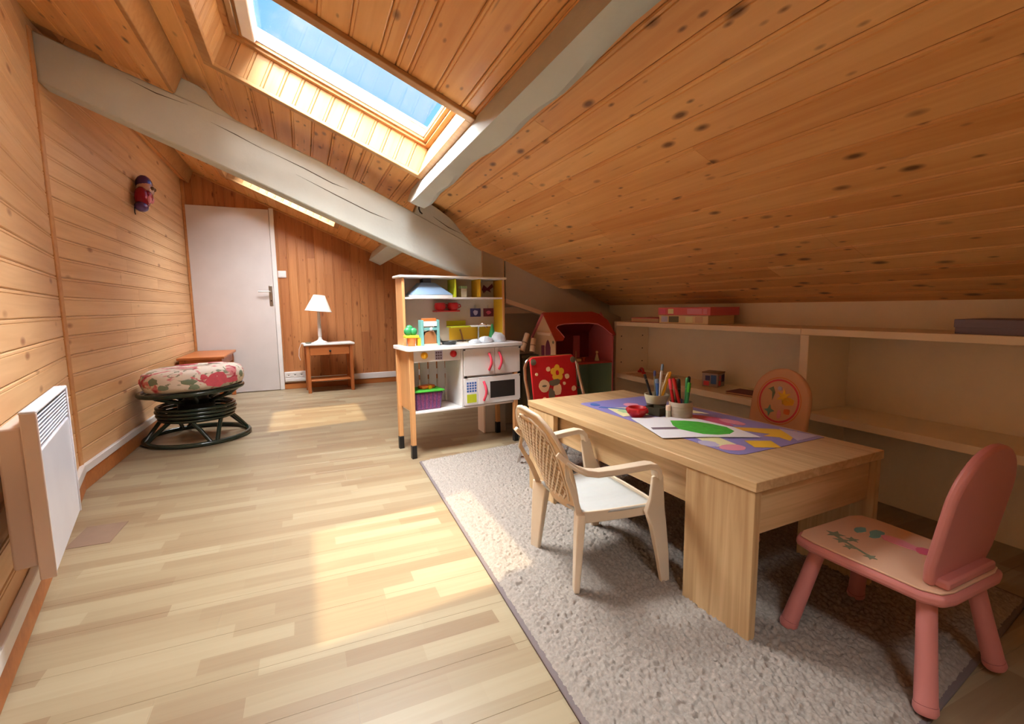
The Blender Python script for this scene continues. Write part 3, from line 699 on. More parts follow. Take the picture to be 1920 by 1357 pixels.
for q in ((-.03,-.027,-.04,.04),(.027,.03,-.04,.04),(-.03,.03,-.04,-.037),(-.03,.03,.037,.04)): bb.box(*q, .004, .034)
obj('box_body', bb, olive, bx)
gl = thing('glue_stick', 'small pale upright glue stick beside the round grey pot', 'glue stick', (1.375, 1.522, ZT+.0018))
obj('tube', MB().lathe([(0,0),(.010,0),(.010,.030)],14), ceram, gl, smooth=50); obj('cap', MB().lathe([(.0108,.031),(.0108,.050),(.008,.053),(0,.053)],14), creamp, gl, smooth=50)

# ---------------------------------------------------------------- white plastic armchair
wc = thing('plastic_armchair', "cream plastic child's armchair with a lattice back facing the low table", 'chair', (.922, 1.408, .022), math.radians(-2))
def zc(p): return (p[0], p[1], p[2])
sm = MB(); n1, n2 = 14, 84; top = []
for i in range(n1+1):
    for j in range(n2+1):
        u = i/n1; v = j/n2*2-1; x_ = -.135+.285*u; w_ = .150+.028*math.sin(u*PI*.6)
        top.append((x_, v*w_, .262-.010*(1-v*v)*math.sin(u*PI)-.012*max(0,u-.85)/.15*.8+.0011*math.cos(v*PI*7)*(1 if .10 < u < .9 else 0)))
def grid(mb, P_, a, b, th=None):
    fs = [(i*(b+1)+j, (i+1)*(b+1)+j, (i+1)*(b+1)+j+1, i*(b+1)+j+1) for i in range(a) for j in range(b)]
    mb.add(P_, fs)
grid(sm, top, n1, n2)
so_ = obj('seat', sm, plseat, wc, smooth=60); md = so_.modifiers.new('thick','SOLIDIFY'); md.thickness = .008; md.offset = -1
sk = MB()
loop = [(-.135,-.150),(-.05,-.162),(.05,-.172),(.148,-.176),(.156,-.10),(.158,0),(.156,.10),(.148,.176),(.05,.172),(-.05,.162),(-.135,.150)]
sk.ribbon([(x,y_,.243) for x,y_ in loop], (0,0,1), .040, .008)
obj('seat_skirt', sk, plast, wc, bevel=.003)
# back shell: leans away from the seat
def bk(u, v):     # u across -1..1, v height 0..1
    zz = .245+.350*v; hwid = .105+.075*math.sin(min(1,v*1.25)*PI/2)
    if v > .55: hwid *= math.sqrt(max(0, 1-((v-.55)/.4501)**2))
    xx = -.137-.135*v**1.15+.022*(u*u)*(1-.3*v)
    return Vector((xx, u*hwid, zz))
mb = MB(); a, b = 22, 12; P_ = [tuple(bk(-1+2*j/b, 1-(1-i/a)**1.6 if False else i/a)) for i in range(a+1) for j in range(b+1)]
grid(mb, P_, a, b); bo = obj('back_shell', mb, mat('shade tan back', (218,184,142), .45), wc, smooth=60); md = bo.modifiers.new('thick','SOLIDIFY'); md.thickness = .006; md.offset = 0  # same plastic as the lattice; the tan paints in shade behind it
lat = MB()
for s_ in (-1, 1):
    for k in range(-9, 15):
        seg = []
        for i in range(41):
            v = .10+.76*i/40; yy = (k*.026 + s_*(v-.5)*.30)
            hwid = .105+.075*math.sin(min(1,v*1.25)*PI/2)
            if v > .55: hwid *= math.sqrt(max(0, 1-((v-.55)/.4501)**2))
            u = yy/hwid if hwid > 0 else 9
            if abs(u) < .70: seg.append(bk(u, v)+Vector((-.0055,0,-.001)))
            else:
                if len(seg) > 2: lat.ribbon(seg, (0,1,.2*s_), .0075, .005)
                seg = []
        if len(seg) > 2: lat.ribbon(seg, (0,1,.2*s_), .0075, .005)
obj('lattice', lat, plast, wc)
rim = [bk(-1, i/20) for i in range(20)]+[bk(0,1)]+[bk(1, i/20) for i in range(19,-1,-1)]
obj('back_rim', MB().tube(rim, .007, 8), plast, wc, smooth=60)
fr = [bk(-.74, v) for v in (.10,.25,.4,.55,.7,.8)]+[bk(-.4,.90), bk(0,.92), bk(.4,.90)]+[bk(.74, v) for v in (.8,.7,.55,.4,.25,.10)]
obj('lattice_border', MB().tube([p+Vector((-.004,0,0)) for p in fr], .004, 6), plast, wc, smooth=60)
for s_ in (-1, 1):
    arm = [(-.225,s_*.170,.475),(-.205,s_*.182,.455),(-.175,s_*.196,.432),(-.145,s_*.206,.418),(-.11,s_*.212,.412),(-.04,s_*.220,.414),(.02,s_*.228,.418),(.066,s_*.232,.420),(.088,s_*.232,.415),(.102,s_*.231,.401),(.108,s_*.230,.375)]
    sd_ = [(0,1,.0)]*11
    obj('armrest', MB().ribbon(arm, sd_, [.016,.022,.028,.034,.038,.040,.040,.040,.040,.040,.040], [.016,.016,.018,.020,.020,.020,.020,.020,.020,.018,.016]), plast, wc, bevel=.0025)
    obj('arm_lip', MB().ribbon([(x, y_+s_*.016, z_-.010) for x,y_,z_ in arm[2:]], (0,0,1) , .024, .005) if False else MB().tube([(x, y_+s_*.015, z_-.004) for x,y_,z_ in arm[1:]], .006, 6), plast, wc, smooth=60)
    # front leg rises to carry the arm
    fl = [(.108,s_*.230,.380),(.118,s_*.216,.30),(.126,s_*.196,.25),(.134,s_*.204,.20),(.146,s_*.214,.10),(.154,s_*.222,.0)]
    obj('front_leg', MB().ribbon(fl, (1,0,0), [.040,.052,.072,.058,.046,.032], [.012,.016,.022,.024,.020,.016]), plast, wc, bevel=.003)
    bl = [(-.130,s_*.146,.262),(-.136,s_*.150,.20),(-.144,s_*.155,.10),(-.152,s_*.160,.0)]
    obj('back_leg', MB().ribbon(bl, (.35,-s_*1,0), [.075,.066,.054,.042], [.026,.026,.022,.018]), plast, wc, bevel=.004)
    obj('back_strut', MB().ribbon([tuple(bk(s_*.98,.62)+Vector((0,s_*.004,0))), (-.20,s_*.190,.40), (-.165,s_*.172,.33), (-.14,s_*.158,.262)], (1,0,.3), [.008,.016,.018,.022], .006), plast, wc, bevel=.002)

# ---------------------------------------------------------------- children's arch-back chairs
def arch_chair(label, loc, rz, backm, seatm, legm, bh, lean, prints):
    t_ = thing('arch_back_chair', label, 'chair', loc, rz)
    ZS = .278
    sp = [(-.155,-.135),(-.135,-.170),(-.10,-.178),(.10,-.178),(.135,-.170),(.155,-.135),(.160,.12),(.150,.165),(.115,.180),(-.115,.180),(-.150,.165),(-.160,.12)]
    obj('seat_frame', MB().prism(sp, ZS-.032, ZS-.006), legm, t_, bevel=.009, seg=3)
    obj('seat_top', MB().prism([(x*.95,y_*.95) for x,y_ in sp], ZS-.0055, ZS), seatm, t_, bevel=.002)
    for sx in (-1,1):
        for sy in (-1,1):
            a_, b_ = Vector((sx*.105, sy*.125, ZS-.033)), Vector((sx*.158, sy*.163, .020)); d = b_-a_
            q = T(*a_) @ d.to_track_quat('Z','Y').to_matrix().to_4x4(); L_ = d.length
            lg = obj('leg', MB().lathe([(.0195,0),(.0205,L_*.5),(.0225,L_-.002)], 20, q), legm, t_, smooth=40)
            obj('foot_cap', MB().lathe([(.0235,L_-.001),(.0245,L_+.012),(.020,L_+.021),(0,L_+.022)], 20, q), legm, lg, smooth=40)
    # arch back
    wd_ = .138; n = 18; out = [(-wd_+.018,0),(wd_-.018,0),(wd_,.05)]+[(wd_*math.cos(a_), (bh-wd_)+ wd_*math.sin(a_)) for a_ in [PI*k/n for k in range(n+1)]]+[(-wd_,.05)]
    Mb = T(0, -.128, ZS+.001) @ RX(lean)
    Mq = Mb @ frame((0,0,0), (1,0,0), (0,0,1), (0,-1,0))
    bo_ = obj('backrest', MB().prism(out, -.011, .011, Mq), backm, t_, bevel=.008, seg=3)
    obj('back_socket', MB().box(-.11,.11,-.165,-.118,ZS,ZS+.022), legm, t_, bevel=.006)
    if prints == 'round':
        Mf = Mb @ frame((0,.0118,0), (1,0,0), (0,0,1), (0,-1,0)); cx, cy = 0, bh-.145
        kz = [0]
        def pb(nm, poly, m_, z_=0):
            kz[0] += 1; obj(nm, MB().prism(poly, -.0005, .0004+.0002*kz[0], Mf), m_, bo_)
        def rg(r0, r1, nn=32):
            mb_ = MB(); vs_ = [(cx+r*math.cos(2*PI*k/nn), cy+r*math.sin(2*PI*k/nn), -.0008) for r in (r0,r1) for k in range(nn)]
            mb_.add(vs_, [(k,(k+1)%nn,nn+(k+1)%nn,nn+k) for k in range(nn)], Mf); return mb_
        obj('printed_ring', rg(.088,.096), pinkh, bo_); obj('printed_ring', rg(.101,.104), orange, bo_)
        pb('printed_shape', star(cx-.02, cy+.022, .035, 6, .4), yelpr); pb('printed_shape', blob(cx-.045,cy+.004,.03,.018,10,.2), yel, .0004)
        pb('printed_shape', star(cx+.038, cy-.048, .026, 4, .4), teal); pb('printed_shape', [(cx+.060,cy+.045),(cx+.035,cy+.060),(cx+.022,cy+.035),(cx+.032,cy+.0),(cx+.036,cy+.035),(cx+.050,cy+.045)], leafp)
        pb('printed_shape', blob(cx-.045,cy-.04,.016,.014,8,.2), orange); pb('printed_shape', blob(cx-.01,cy-.055,.010,.02,8,.2), pinkpr); pb('printed_shape', blob(cx+.002,cy+.055,.012,.010,8,.2), lav)
    else:
        kz = [0]
        def ps(poly, m_):
            kz[0] += 1; obj('printed_shape', MB().prism(poly, ZS-.0002, ZS+.0003+.00015*kz[0]), m_, t_)
        for x_, y_, r_ in ((-.055,.115,.026),(-.075,.085,.022),(-.045,.075,.018),(-.095,.055,.016),(-.100,.0,.016)): ps(star(x_,y_,r_,5,.45,x_*40), leafp)
        ps([(-.060,.110),(-.066,.112),(-.100,.010),(-.094,.008)], leafp)
        for x_, y_, r_ in ((.035,.100,.022),(.055,.070,.024),(.03,.06,.016)): ps(blob(x_,y_,r_,r_*.7,9,.3), teal)
        ps(blob(.050,.01,.018,.055,12,.25), pinkpr); ps(blob(.055,-.045,.022,.018,10,.2), magpr)
    return t_
arch_chair("pink child's chair seen from behind at the near end of the low table", (1.400, .690, .022), math.radians(1), pinkp, peach, pinkp, .335, math.radians(9), 'leaves')
arch_chair("peach child's chair with a round flower print behind the low table", (1.735, 1.405, .022), math.radians(90), peachb, peach, pinkp, .372, math.radians(9), 'round')

# ---------------------------------------------------------------- ottoman
ot = thing('rattan_ottoman', 'round dark green rattan footstool with a flowery cushion beside the left wall', 'footstool', (-.785, 4.17, 0))
def circ(r, z, n=40, wob=0): return [(r*math.cos(2*PI*k/n), r*math.sin(2*PI*k/n), z+wob*math.sin(2*PI*k/n)) for k in range(n)]
obj('base_ring', MB().tube(circ(.335,.018), .017, 10, True), darkg, ot, smooth=60)
for i, (r_, z_) in enumerate(((.235,.170),(.245,.197),(.250,.224),(.245,.251))): obj('coil_ring', MB().tube(circ(r_,z_), .013, 8, True), darkg, ot, smooth=60)
obj('swivel_core', MB().lathe([(0,.15),(.10,.15),(.12,.17),(.12,.27),(.08,.30),(.08,.335),(0,.335)], 24), black, ot, smooth=50)
for k in range(4):
    a_ = k*PI/2+.45
    for s_ in (-1, 1):
        b_ = a_+s_*.42
        obj('strut', MB().tube([(.33*math.cos(a_+s_*.06),.33*math.sin(a_+s_*.06),.024),(.27*math.cos((a_+b_)/2),.27*math.sin((a_+b_)/2),.10),(.225*math.cos(b_),.225*math.sin(b_),.160)], .0145, 8), darkg, ot, smooth=60)
tl = thing  # keep name free
TI = RX(math.radians(0)) @ RY(math.radians(-2.5))
obj('seat_ring', MB().tube([tuple(TI @ Vector(p)) for p in circ(.325,.372)], .017, 10, True), darkg, ot, smooth=60)
for k in range(8):
    a_ = k*PI/4+.2
    obj('seat_strut', MB().tube([(.12*math.cos(a_),.12*math.sin(a_),.285),(.22*math.cos(a_),.22*math.sin(a_),.315),tuple(TI @ Vector((.315*math.cos(a_),.315*math.sin(a_),.362)))], .014, 8), darkg, ot, smooth=60)
obj('seat_disc', MB().lathe([(0,.340),(.30,.352),(.31,.360),(0,.362)], 32, TI), darkg, ot, smooth=50)
cu = thing('round_cushion', 'round pale cushion with rose and leaf print lying on the green rattan footstool', 'cushion', (-.785, 4.17, .385))
mbc = MB(); prof = [(0,.0),(.26,.0),(.31,.012),(.326,.045),(.325,.095),(.312,.130),(.27,.150),(.15,.160),(0,.163)]
mbc.lathe(prof, 40); 
mbc.v = [tuple(TI @ Vector((x*(1+.015*math.sin(5*math.atan2(y_,x))), y_*(1+.015*math.sin(5*math.atan2(y_,x))), z_+(.006*noise.noise((x*9,y_*9,0)) if z_ > .1 else 0)))) for x,y_,z_ in mbc.v]
obj('cover', mbc, floral, cu, smooth=60)
def side_patch(a0, a1, z0, z1, m_, j=.25):
    n = 12; mb_ = MB(); am, zm = (a0+a1)/2, (z0+z1)/2
    pts_ = []
    for k in range(n):
        q = 2*PI*k/n; rr = 1+random.uniform(-j, j); a_ = am+(a1-a0)/2*math.cos(q)*rr; z_ = zm+(z1-z0)/2*math.sin(q)*rr
        z_ = max(.016, min(.125, z_)); R_ = .3285-.0 if z_ < .1 else .3285-(z_-.1)*.45
        R_ *= (1+.015*math.sin(5*a_)); pts_.append(tuple(TI @ Vector((R_*math.cos(a_), R_*math.sin(a_), z_))))
    c_ = sum((Vector(p) for p in pts_), Vector())/n; c_.xy = c_.xy.normalized()*.334
    mb_.add(pts_+[tuple(c_)], [(k,(k+1)%n,n) for k in range(n)]); obj('printed_flower' if m_ is rose else 'printed_leaf', mb_, m_, cu, smooth=80)
side_patch(-1.15,-.70,.02,.115,rose); side_patch(-.78,-.40,.03,.07,rose); side_patch(-2.3,-2.05,.07,.12,leafp); side_patch(-1.65,-1.35,.06,.10,leafp); side_patch(-1.5,-1.3,.02,.06,leafp)
side_patch(-2.9,-2.6,.05,.11,rose); side_patch(-2.05,-1.85,.03,.07,leafp); side_patch(-.3,-.1,.05,.1,leafp); side_patch(-1.28,-1.12,.08,.12,rose); side_patch(.6,1.0,.04,.1,rose); side_patch(1.6,2.0,.04,.1,leafp)
for x_, y_, rx, ry, m_ in ((-.10,-.10,.09,.02,rose),(.08,-.05,.07,.018,leafp),(-.05,.08,.08,.04,rose),(.14,.08,.06,.03,rose),(-.17,.03,.05,.02,leafp),(.0,-.20,.07,.018,rose)):
    pl = [(px_, py_, .166-.06*max(0,(px_**2+py_**2)-.03)) for px_, py_ in blob(x_, y_, rx, ry, 12, .2)]
    mb_ = MB().add([tuple(TI @ Vector(p)) for p in pl], [tuple(range(12))]); obj('printed_flower' if m_ is rose else 'printed_leaf', mb_, m_, cu)

# low side bench along the left wall beyond the ottoman
be = thing('low_side_table', 'low honey coloured wooden table half hidden behind the footstool by the door', 'table', (-.94, 5.75, 0))
obj('tabletop', MB().box(-.19,.20,-.44,.44,.485,.51), honey, be, bevel=.005); obj('apron', MB().box(-.17,.17,-.40,.40,.40,.484), honey, be, bevel=.003)
for sx in (-1,1):
    for sy in (-1,1): obj('leg', MB().box(sx*.155-.02,sx*.155+.02,sy*.395-.02,sy*.395+.02,0,.484), honey_z, be, bevel=.003)

# bedside table, lamp
st = thing('side_table', 'small honey pine side table with a drawer against the far wall', 'table', (.235, 5.965, 0), math.radians(4))
obj('tabletop', MB().box(-.275,.275,-.165,.165,.545,.565), white, st, bevel=.004)
for sx in (-1,1):
    for sy in (-1,1): obj('leg', MB().box(sx*.235-.018,sx*.235+.018,sy*.135-.018,sy*.135+.018,0,.544), honey_z, st, bevel=.003)
for sx in (-1,1): obj('side_rail', MB().box(sx*.235-.010,sx*.235+.010,-.115,.115,.43,.544), honey, st, bevel=.002)
obj('back_rail', MB().box(-.215,.215,.125,.140,.43,.544), honey, st, bevel=.002); obj('top_rail', MB().box(-.216,.216,-.150,-.122,.522,.544), honey, st, bevel=.002)
dr = obj('drawer', MB().box(-.213,.213,-.152,-.132,.432,.519), honey, st, bevel=.003); obj('knob', MB().sphere((0,-.165,.478),.013,12), black, dr, smooth=60)
obj('low_shelf', MB().box(-.216,.216,-.13,.13,.128,.146), honey, st, bevel=.003)
lp = thing('table_lamp', 'white table lamp with a tilted pleated shade on the side table', 'lamp', (.150, 5.93, .566))
obj('base', MB().lathe([(0,0),(.078,0),(.080,.008),(.062,.018),(.034,.030),(.020,.048),(.022,.058),(.016,.066)], 28), white, lp, smooth=50)
obj('stem', MB().lathe([(.0155,.067),(.020,.075),(.021,.10),(.019,.22),(.016,.34),(.013,.36)], 20), white, lp, smooth=50)
sh_ = obj('lamp_shade', MB().lathe([(.146,0),(.062,.185),(.059,.185),(.143,0)], 40, T(0,0,.375) @ RY(math.radians(5.5)) @ T(0,0,-.01)), shade, lp, smooth=30)
obj('shade_trim', MB().tube([tuple(T(0,0,.375) @ RY(math.radians(5.5)) @ Vector((.146*math.cos(q),.146*math.sin(q),-.008))) for q in [2*PI*k/32 for k in range(32)]], .003, 6, True), white, sh_, smooth=60)
obj('cord', MB().tube([(-.07,.0,.006),(-.14,-.02,.006),(-.205,-.03,.004),(-.228,-.03,-.06),(-.235,-.03,-.14),(-.222,-.03,-.19)], .003, 6), white, lp, smooth=60)
ds = thing('trinket_dish', 'small dark oval dish beside the lamp on the side table', 'dish', (.022, 5.885, .566)); obj('bowl', MB().lathe([(0,0),(.026,0),(.038,.012),(.035,.013),(.028,.004),(0,.004)], 20), greyp, ds, smooth=50)

# ---------------------------------------------------------------- toy kitchen
KR = math.atan2(.091, .776)
kt = thing('toy_kitchen', 'white wooden toy kitchen on tall beech legs in the middle of the room', 'toy kitchen', (.577, 2.919, 0), KR)
KW, KD = .782, .295
def kb(name, x0, x1, y0, y1, z0, z1, m, par=None, **k):
    k.setdefault('bevel', .002); return obj(name, MB().box(x0,x1,y0,y1,z0,z1), m, par or kt, **k)
for x_ in (0, KW-.030):
    for y_ in (0, KD-.030):
        lg = kb('leg', x_, x_+.030, y_, y_+.030, .085, .684, beech_z, bevel=.003); kb('foot', x_-.001, x_+.031, y_-.001, y_+.031, 0, .084, black, lg)
cp = [(-.020,-.010),(-.012,-.026),(.004,-.032),(KW,-.032),(KW+.024,-.026),(KW+.036,-.005),(KW+.036,KD+.004),(-.010,KD+.004)]
obj('worktop', MB().prism(cp, .685, .710), kitw, kt, bevel=.004)
kb('knob_panel', .031, .350, .004, .018, .612, .684, kitw)
for x_, m_, nm in ((.098,yel,'yellow knob'),(.295,red,'red knob')):
    obj('knob', MB().lathe([(.021,0),(.022,.012),(.016,.018),(0,.019)], 18, T(x_,.004,.655) @ RX(PI/2)), m_, kt, smooth=45, label=nm)
    obj('pointer', MB().box(x_-.004,x_+.004,-.020,-.014,.640,.672), m_, kt.children[-1] if False else kt, bevel=.002)
stk = kb('printed_display', .172, .222, .002, .004, .622, .680, lav, bevel=0)
for i in range(3):
    for j in range(3): kb('printed_key', .176+.015*i, .186+.015*i, .0008, .002, .626+.018*j, .638+.018*j, crayb, stk, bevel=0)
kb('bottom_shelf', .031, KW-.031, .006, KD-.01, .283, .296, kitw); kb('divider', .352, .366, .005, KD-.01, .297, .684, kitw)
kb('side_board', .020, .030, .031, KD-.031, .297, .684, beech_z); kb('side_board', KW-.030, KW-.020, .031, KD-.031, .297, .684, kitw)
kb('cupboard_back', .367, KW-.031, KD-.02, KD-.012, .297, .684, kitw)
for k in range(5): kb('back_slat', .036+.064*k, .036+.064*k+.052, KD-.022, KD-.012, .297, .684, kitw)
kb('middle_shelf', .367, KW-.031, .02, KD-.022, .487, .497, kitw)
fd = kb('cupboard_door', .370, .5985, -.002, .012, .500, .680, kitw); fe = kb('cupboard_door', .6005, .800, -.002, .012, .500, .680, kitw)
od = kb('oven_door', .470, .800, -.002, .012, .300, .485, kitw)
kb('oven_window', .560, .755, -.0045, -.0022, .335, .450, dkgl, od); 
kb('window_frame', .553, .762, -.0035, -.0021, .328, .457, kitw, od, bevel=0)
def handle(x_, z0, z1, par):
    n = 9; p_ = [(x_+.006*math.sin(PI*k/(n-1)), -.006-.026*math.sin(PI*k/(n-1)), z1+(z0-z1)*k/(n-1)) for k in range(n)]
    obj('handle', MB().tube(p_, .0085, 10), pinkh, par, smooth=60)
handle(.553, .530, .645, fd); handle(.630, .530, .648, fe); handle(.510, .325, .455, od)
for x_, z_ in ((.366,.678),(.790,.676),(.790,.505),(.372,.500),(.792,.480),(.792,.310)): kb('hinge', x_, x_+.014, -.006, -.001, z_-.008, z_, black, bevel=.001)
sk2 = kb('sticker_sheet', .382, .462, -.0012, -.0002, .310, .470, paper, kt, bevel=0); kb('side_front', .368, .469, .0, .012, .300, .485, kitw)
for i in range(4):
    for j in range(4): kb('printed_square', .386+.019*i, .400+.019*i, -.0022, -.0013, .390+.018*j, .403+.018*j, bluepr, sk2, bevel=0)
kb('printed_panel', .386, .456, -.0022, -.0013, .318, .375, lime, sk2, bevel=0)
# upper rack
HY = .150; hx0, hx1 = .020, .768
kb('rack_side', hx0, hx0+.014, HY+.012, KD, .711, 1.146, beech_z); kb('rack_side_edge', hx0-.001, hx0+.016, HY, HY+.011, .711, 1.146, beech_z)
kb('rack_side', hx1-.014, hx1, HY+.012, KD, .711, 1.146, ylw); kb('rack_side_edge', hx1-.016, hx1+.001, HY, HY+.011, .711, 1.146, beech_z)
kb('rack_back', hx0+.015, hx1-.015, KD-.008, KD-.001, .711, 1.146, greyw, label='pale grey back panel'); kb('rack_top', hx0-.020, hx1+.012, HY-.015, KD+.004, 1.147, 1.163, kitw, bevel=.005)
kb('rack_shelf', hx0+.0145, .088, HY+.004, KD-.009, 1.010, 1.022, kitw); kb('rack_shelf', .350, hx1-.0145, HY+.004, KD-.009, 1.010, 1.022, kitw)
kb('green_divider', .388, .399, HY+.006, KD-.009, 1.023, 1.146, lime, label='lime green divider'); kb('yellow_divider', .572, .584, HY+.006, KD-.009, 1.023, 1.146, ylw, label='yellow divider')
hd = MB().add([(.078,HY-.02,1.038),(.362,HY-.02,1.038),(.362,KD-.01,1.038),(.078,KD-.01,1.038),(.165,HY+.05,1.120),(.262,HY+.05,1.120),(.262,KD-.01,1.120),(.165,KD-.01,1.120)],[(0,3,2,1),(4,5,6,7),(0,1,5,4),(1,2,6,5),(2,3,7,6),(3,0,4,7)])
ho = obj('extractor_hood', hd, hoodc, kt, bevel=.003); kb('hood_rim', .080, .360, HY-.018, KD-.012, 1.012, 1.0375, kitw, ho); kb('hood_duct', .185, .242, HY+.07, KD-.012, 1.1205, 1.1465, mat('dark grey duct',(88,92,100),.5), ho)
kb('lime_shelf', .370, .520, HY+.05, KD-.009, .815, .825, lime, label='small lime green shelf'); kb('white_shelf', .521, .70, HY+.05, KD-.009, .815, .825, kitw); kb('lime_panel', .390, .740, KD-.0095, KD-.0082, .725, .812, ylw, label='yellow splashback panel'); kb('lime_panel', .372, .52, KD-.0095, KD-.0082, .827, .860, lime, label='lime green strip above the small shelf')
fc = obj('tap', MB().tube([(.600,KD-.05,.711),(.600,KD-.05,.80),(.604,KD-.055,.825),(.625,KD-.07,.835),(.645,KD-.085,.825),(.648,KD-.088,.805)], .009, 10), chrome, kt, smooth=60)
def on_k(name, label, cat, x_, y_, z_, rz=0, group=None):
    p = kt.matrix_basis @ Vector((0,0,0)); M_ = T(.577,2.919,0) @ RZ(KR); q = M_ @ Vector((x_,y_,z_)); return thing(name, label, cat, q, KR+rz, group)
for x_, lab in ((.310,'left'),(.405,'right')):
    c_ = on_k('toy_cup', f'red toy cup, the {lab} one of the pair under the toy kitchen hood shelf', 'cup', x_, HY+.09, .935)
    obj('cup_body', MB().lathe([(0,0),(.028,0),(.038,.014),(.040,.034),(.034,.050),(.030,.052),(.034,.034),(0,.012)], 22), red, c_, smooth=50); obj('cup_handle', MB().tube([(.038,0,.04),(.055,0,.038),(.058,0,.024),(.038,0,.014)], .004, 6), red, c_, smooth=60)
cr = on_k('cup_rail', 'narrow red rail that carries the two red toy cups', 'rail', .357, HY+.09, .925); obj('rail_plate', MB().box(-.085,.085,-.04,.058,0,.0095), red, cr, bevel=.003)
for x_, m_, lab in ((.600,navy,'dark blue picture card'),(.706,maroon,'dark maroon picture card')):
    c_ = on_k('picture_card', lab+' fixed to the toy kitchen back panel', 'card', x_, KD-.0105, .885); obj('card', MB().box(-.042,.042,-.001,.001,0,.060), m_, c_)
    obj('printed_motif', MB().prism(blob(0,.03,.02,.016,10,.3), -.0004, .0004, frame((0,-.0016,0),(1,0,0),(0,0,1),(0,-1,0))), lav if m_ is navy else magpr, c_)
    obj('clip', MB().box(-.006,.006,-.004,.001,.0605,.085), metal, c_)
jb = on_k('small_jar', 'small pale jar between the green and yellow dividers', 'jar', .470, HY+.06, 1.023); obj('jar_body', MB().box(-.022,.022,-.02,.02,0,.060), foilwh if False else ceram, jb, bevel=.003); obj('lid', MB().box(-.024,.024,-.022,.022,.0605,.078), greenpr, jb, bevel=.003)
bi = on_k('butterfly_sticker', 'dark brown butterfly shape in the right compartment of the toy kitchen', 'sticker', .700, KD-.0105, 1.06)
obj('wings', MB().prism([(-.045,.0),(-.03,.035),(.0,.012),(.04,.045),(.05,.02),(.02,.0),(.03,-.02),(-.005,-.005),(-.03,-.025)], -.001, .001, frame((0,0,.02),(1,0,0),(0,0,1),(0,-1,0))), maroon, bi)
# things on its worktop
g1 = on_k('toy_plant_pot', 'green and yellow toy plant pot at the left end of the toy kitchen worktop', 'toy', .052, .10, .7105)
obj('pot', MB().lathe([(0,0),(.022,0),(.028,.052),(.024,.052),(0,.01)], 16), orange, g1, smooth=50); obj('tray', MB().box(-.045,.045,-.025,.025,.053,.070), lime, g1, bevel=.004)
for x_, y_, z_, r_ in ((-.02,0,.095,.028),(.015,.0,.092,.026),(-.008,.01,.112,.024)): obj('foliage', MB().sphere((x_,y_,z_),(r_,r_*.7,r_),10), grn, g1, smooth=60)
obj('side_post', MB().box(.036,.056,-.02,.02,0,.052), yel, g1, bevel=.002)
g2 = on_k('toy_tower', 'teal wooden toy gate tower with a brown arch on the toy kitchen worktop', 'toy', .165, .09, .7105)
for x_ in (-.058, .050): obj('tower_post', MB().box(x_,x_+.016,-.03,.03,0,.165), teal, g2, bevel=.002)
obj('cross_plank', MB().box(-.0415,.0495,-.025,.025,.125,.155), paper, g2, bevel=.002); obj('cross_plank', MB().box(-.0415,.0495,-.025,.025,.098,.115), teal, g2, bevel=.002); obj('roof_plank', MB().box(-.04,.048,-.02,.02,.157,.175), orange, g2, bevel=.002)
obj('arch_door', MB().prism([(-.038,.012),(.046,.012),(.046,.06),(.035,.085),(.004,.095),(-.027,.085),(-.038,.06)], -.02, .02, frame((0,0,0),(1,0,0),(0,0,1),(0,-1,0))), toybr, g2); obj('sill', MB().box(-.0415,.0495,-.03,.03,0,.011), cream, g2); obj('button', MB().sphere((.008,-.03,.108),.010,10), paper, g2, smooth=60)
g3 = on_k('toy_pan', 'black toy frying pan on the toy kitchen worktop', 'pan', .300, .075, .7105, .3)
obj('pan_body', MB().lathe([(0,0),(.042,0),(.052,.022),(.049,.022),(.040,.004),(0,.004)], 24), black, g3, smooth=50); obj('pan_handle', MB().ribbon([(.05,0,.018),(.08,-.01,.022),(.13,-.02,.018)], (0,1,0), .016, .007), black, g3, bevel=.002)
g4 = on_k('grey_sail', 'pale grey curved plastic blade leaning beside the teal tower', 'toy', .250, .17, .7105)
obj('blade', MB().ribbon([(-.045,.0,.165),(-.02,0,.11),(.01,0,.055),(.03,-.01,.02),(.045,-.02,.004)], (0,1,0), [.02,.03,.04,.045,.045], .008), greyw, g4, bevel=.002)
for i, (x_, y_, w_, h_, lab) in enumerate(((.48,.06,.045,.022,'small crumpled foil heap in front of the tap'),(.57,.075,.055,.034,'crumpled foil ball left of the tap on the toy kitchen'),(.68,.09,.055,.050,'tallest crumpled foil piece at the right end of the toy kitchen'))):
    c_ = on_k('foil_lump', lab, 'foil', x_, y_, .7108); mb_ = MB().sphere((0,0,0),(w_,w_*.7,h_),12)
    mb_.v = [(vx*(1+.35*noise.noise((vx*60,vy*60,i))), vy, max(0, vz*(1+.6*noise.noise((vx*50,vy*50,i+5)))+.3*h_)) for vx,vy,vz in mb_.v]; obj('sheet', mb_, foil, c_)
g5 = on_k('green_cone', 'green toy cone behind the foil on the toy kitchen', 'toy', .690, .20, .7105); obj('cone', MB().lathe([(0,0),(.034,0),(.006,.120),(0,.124)], 18), grn, g5, smooth=40)
g6 = on_k('wooden_spatula', 'brown wooden spatula standing before the yellow panel', 'spatula', .475, .26, .7105); obj('blade', MB().ribbon([(.01,0,0),(.0,0,.05),(-.012,0,.09)], (1,0,0), [.012,.010,.012], .005), toybr, g6)
bs = on_k('toy_basket', 'magenta mesh basket with a green lid inside the toy kitchen', 'basket', .135, .12, .2968)
obj('tub', MB().add([(-.085,-.07,0),(.085,-.07,0),(.085,.07,0),(-.085,.07,0),(-.10,-.08,.115),(.10,-.08,.115),(.10,.08,.115),(-.10,.08,.115)],[(0,3,2,1),(4,5,6,7),(0,1,5,4),(1,2,6,5),(2,3,7,6),(3,0,4,7)]), basket_m, bs, bevel=.008)
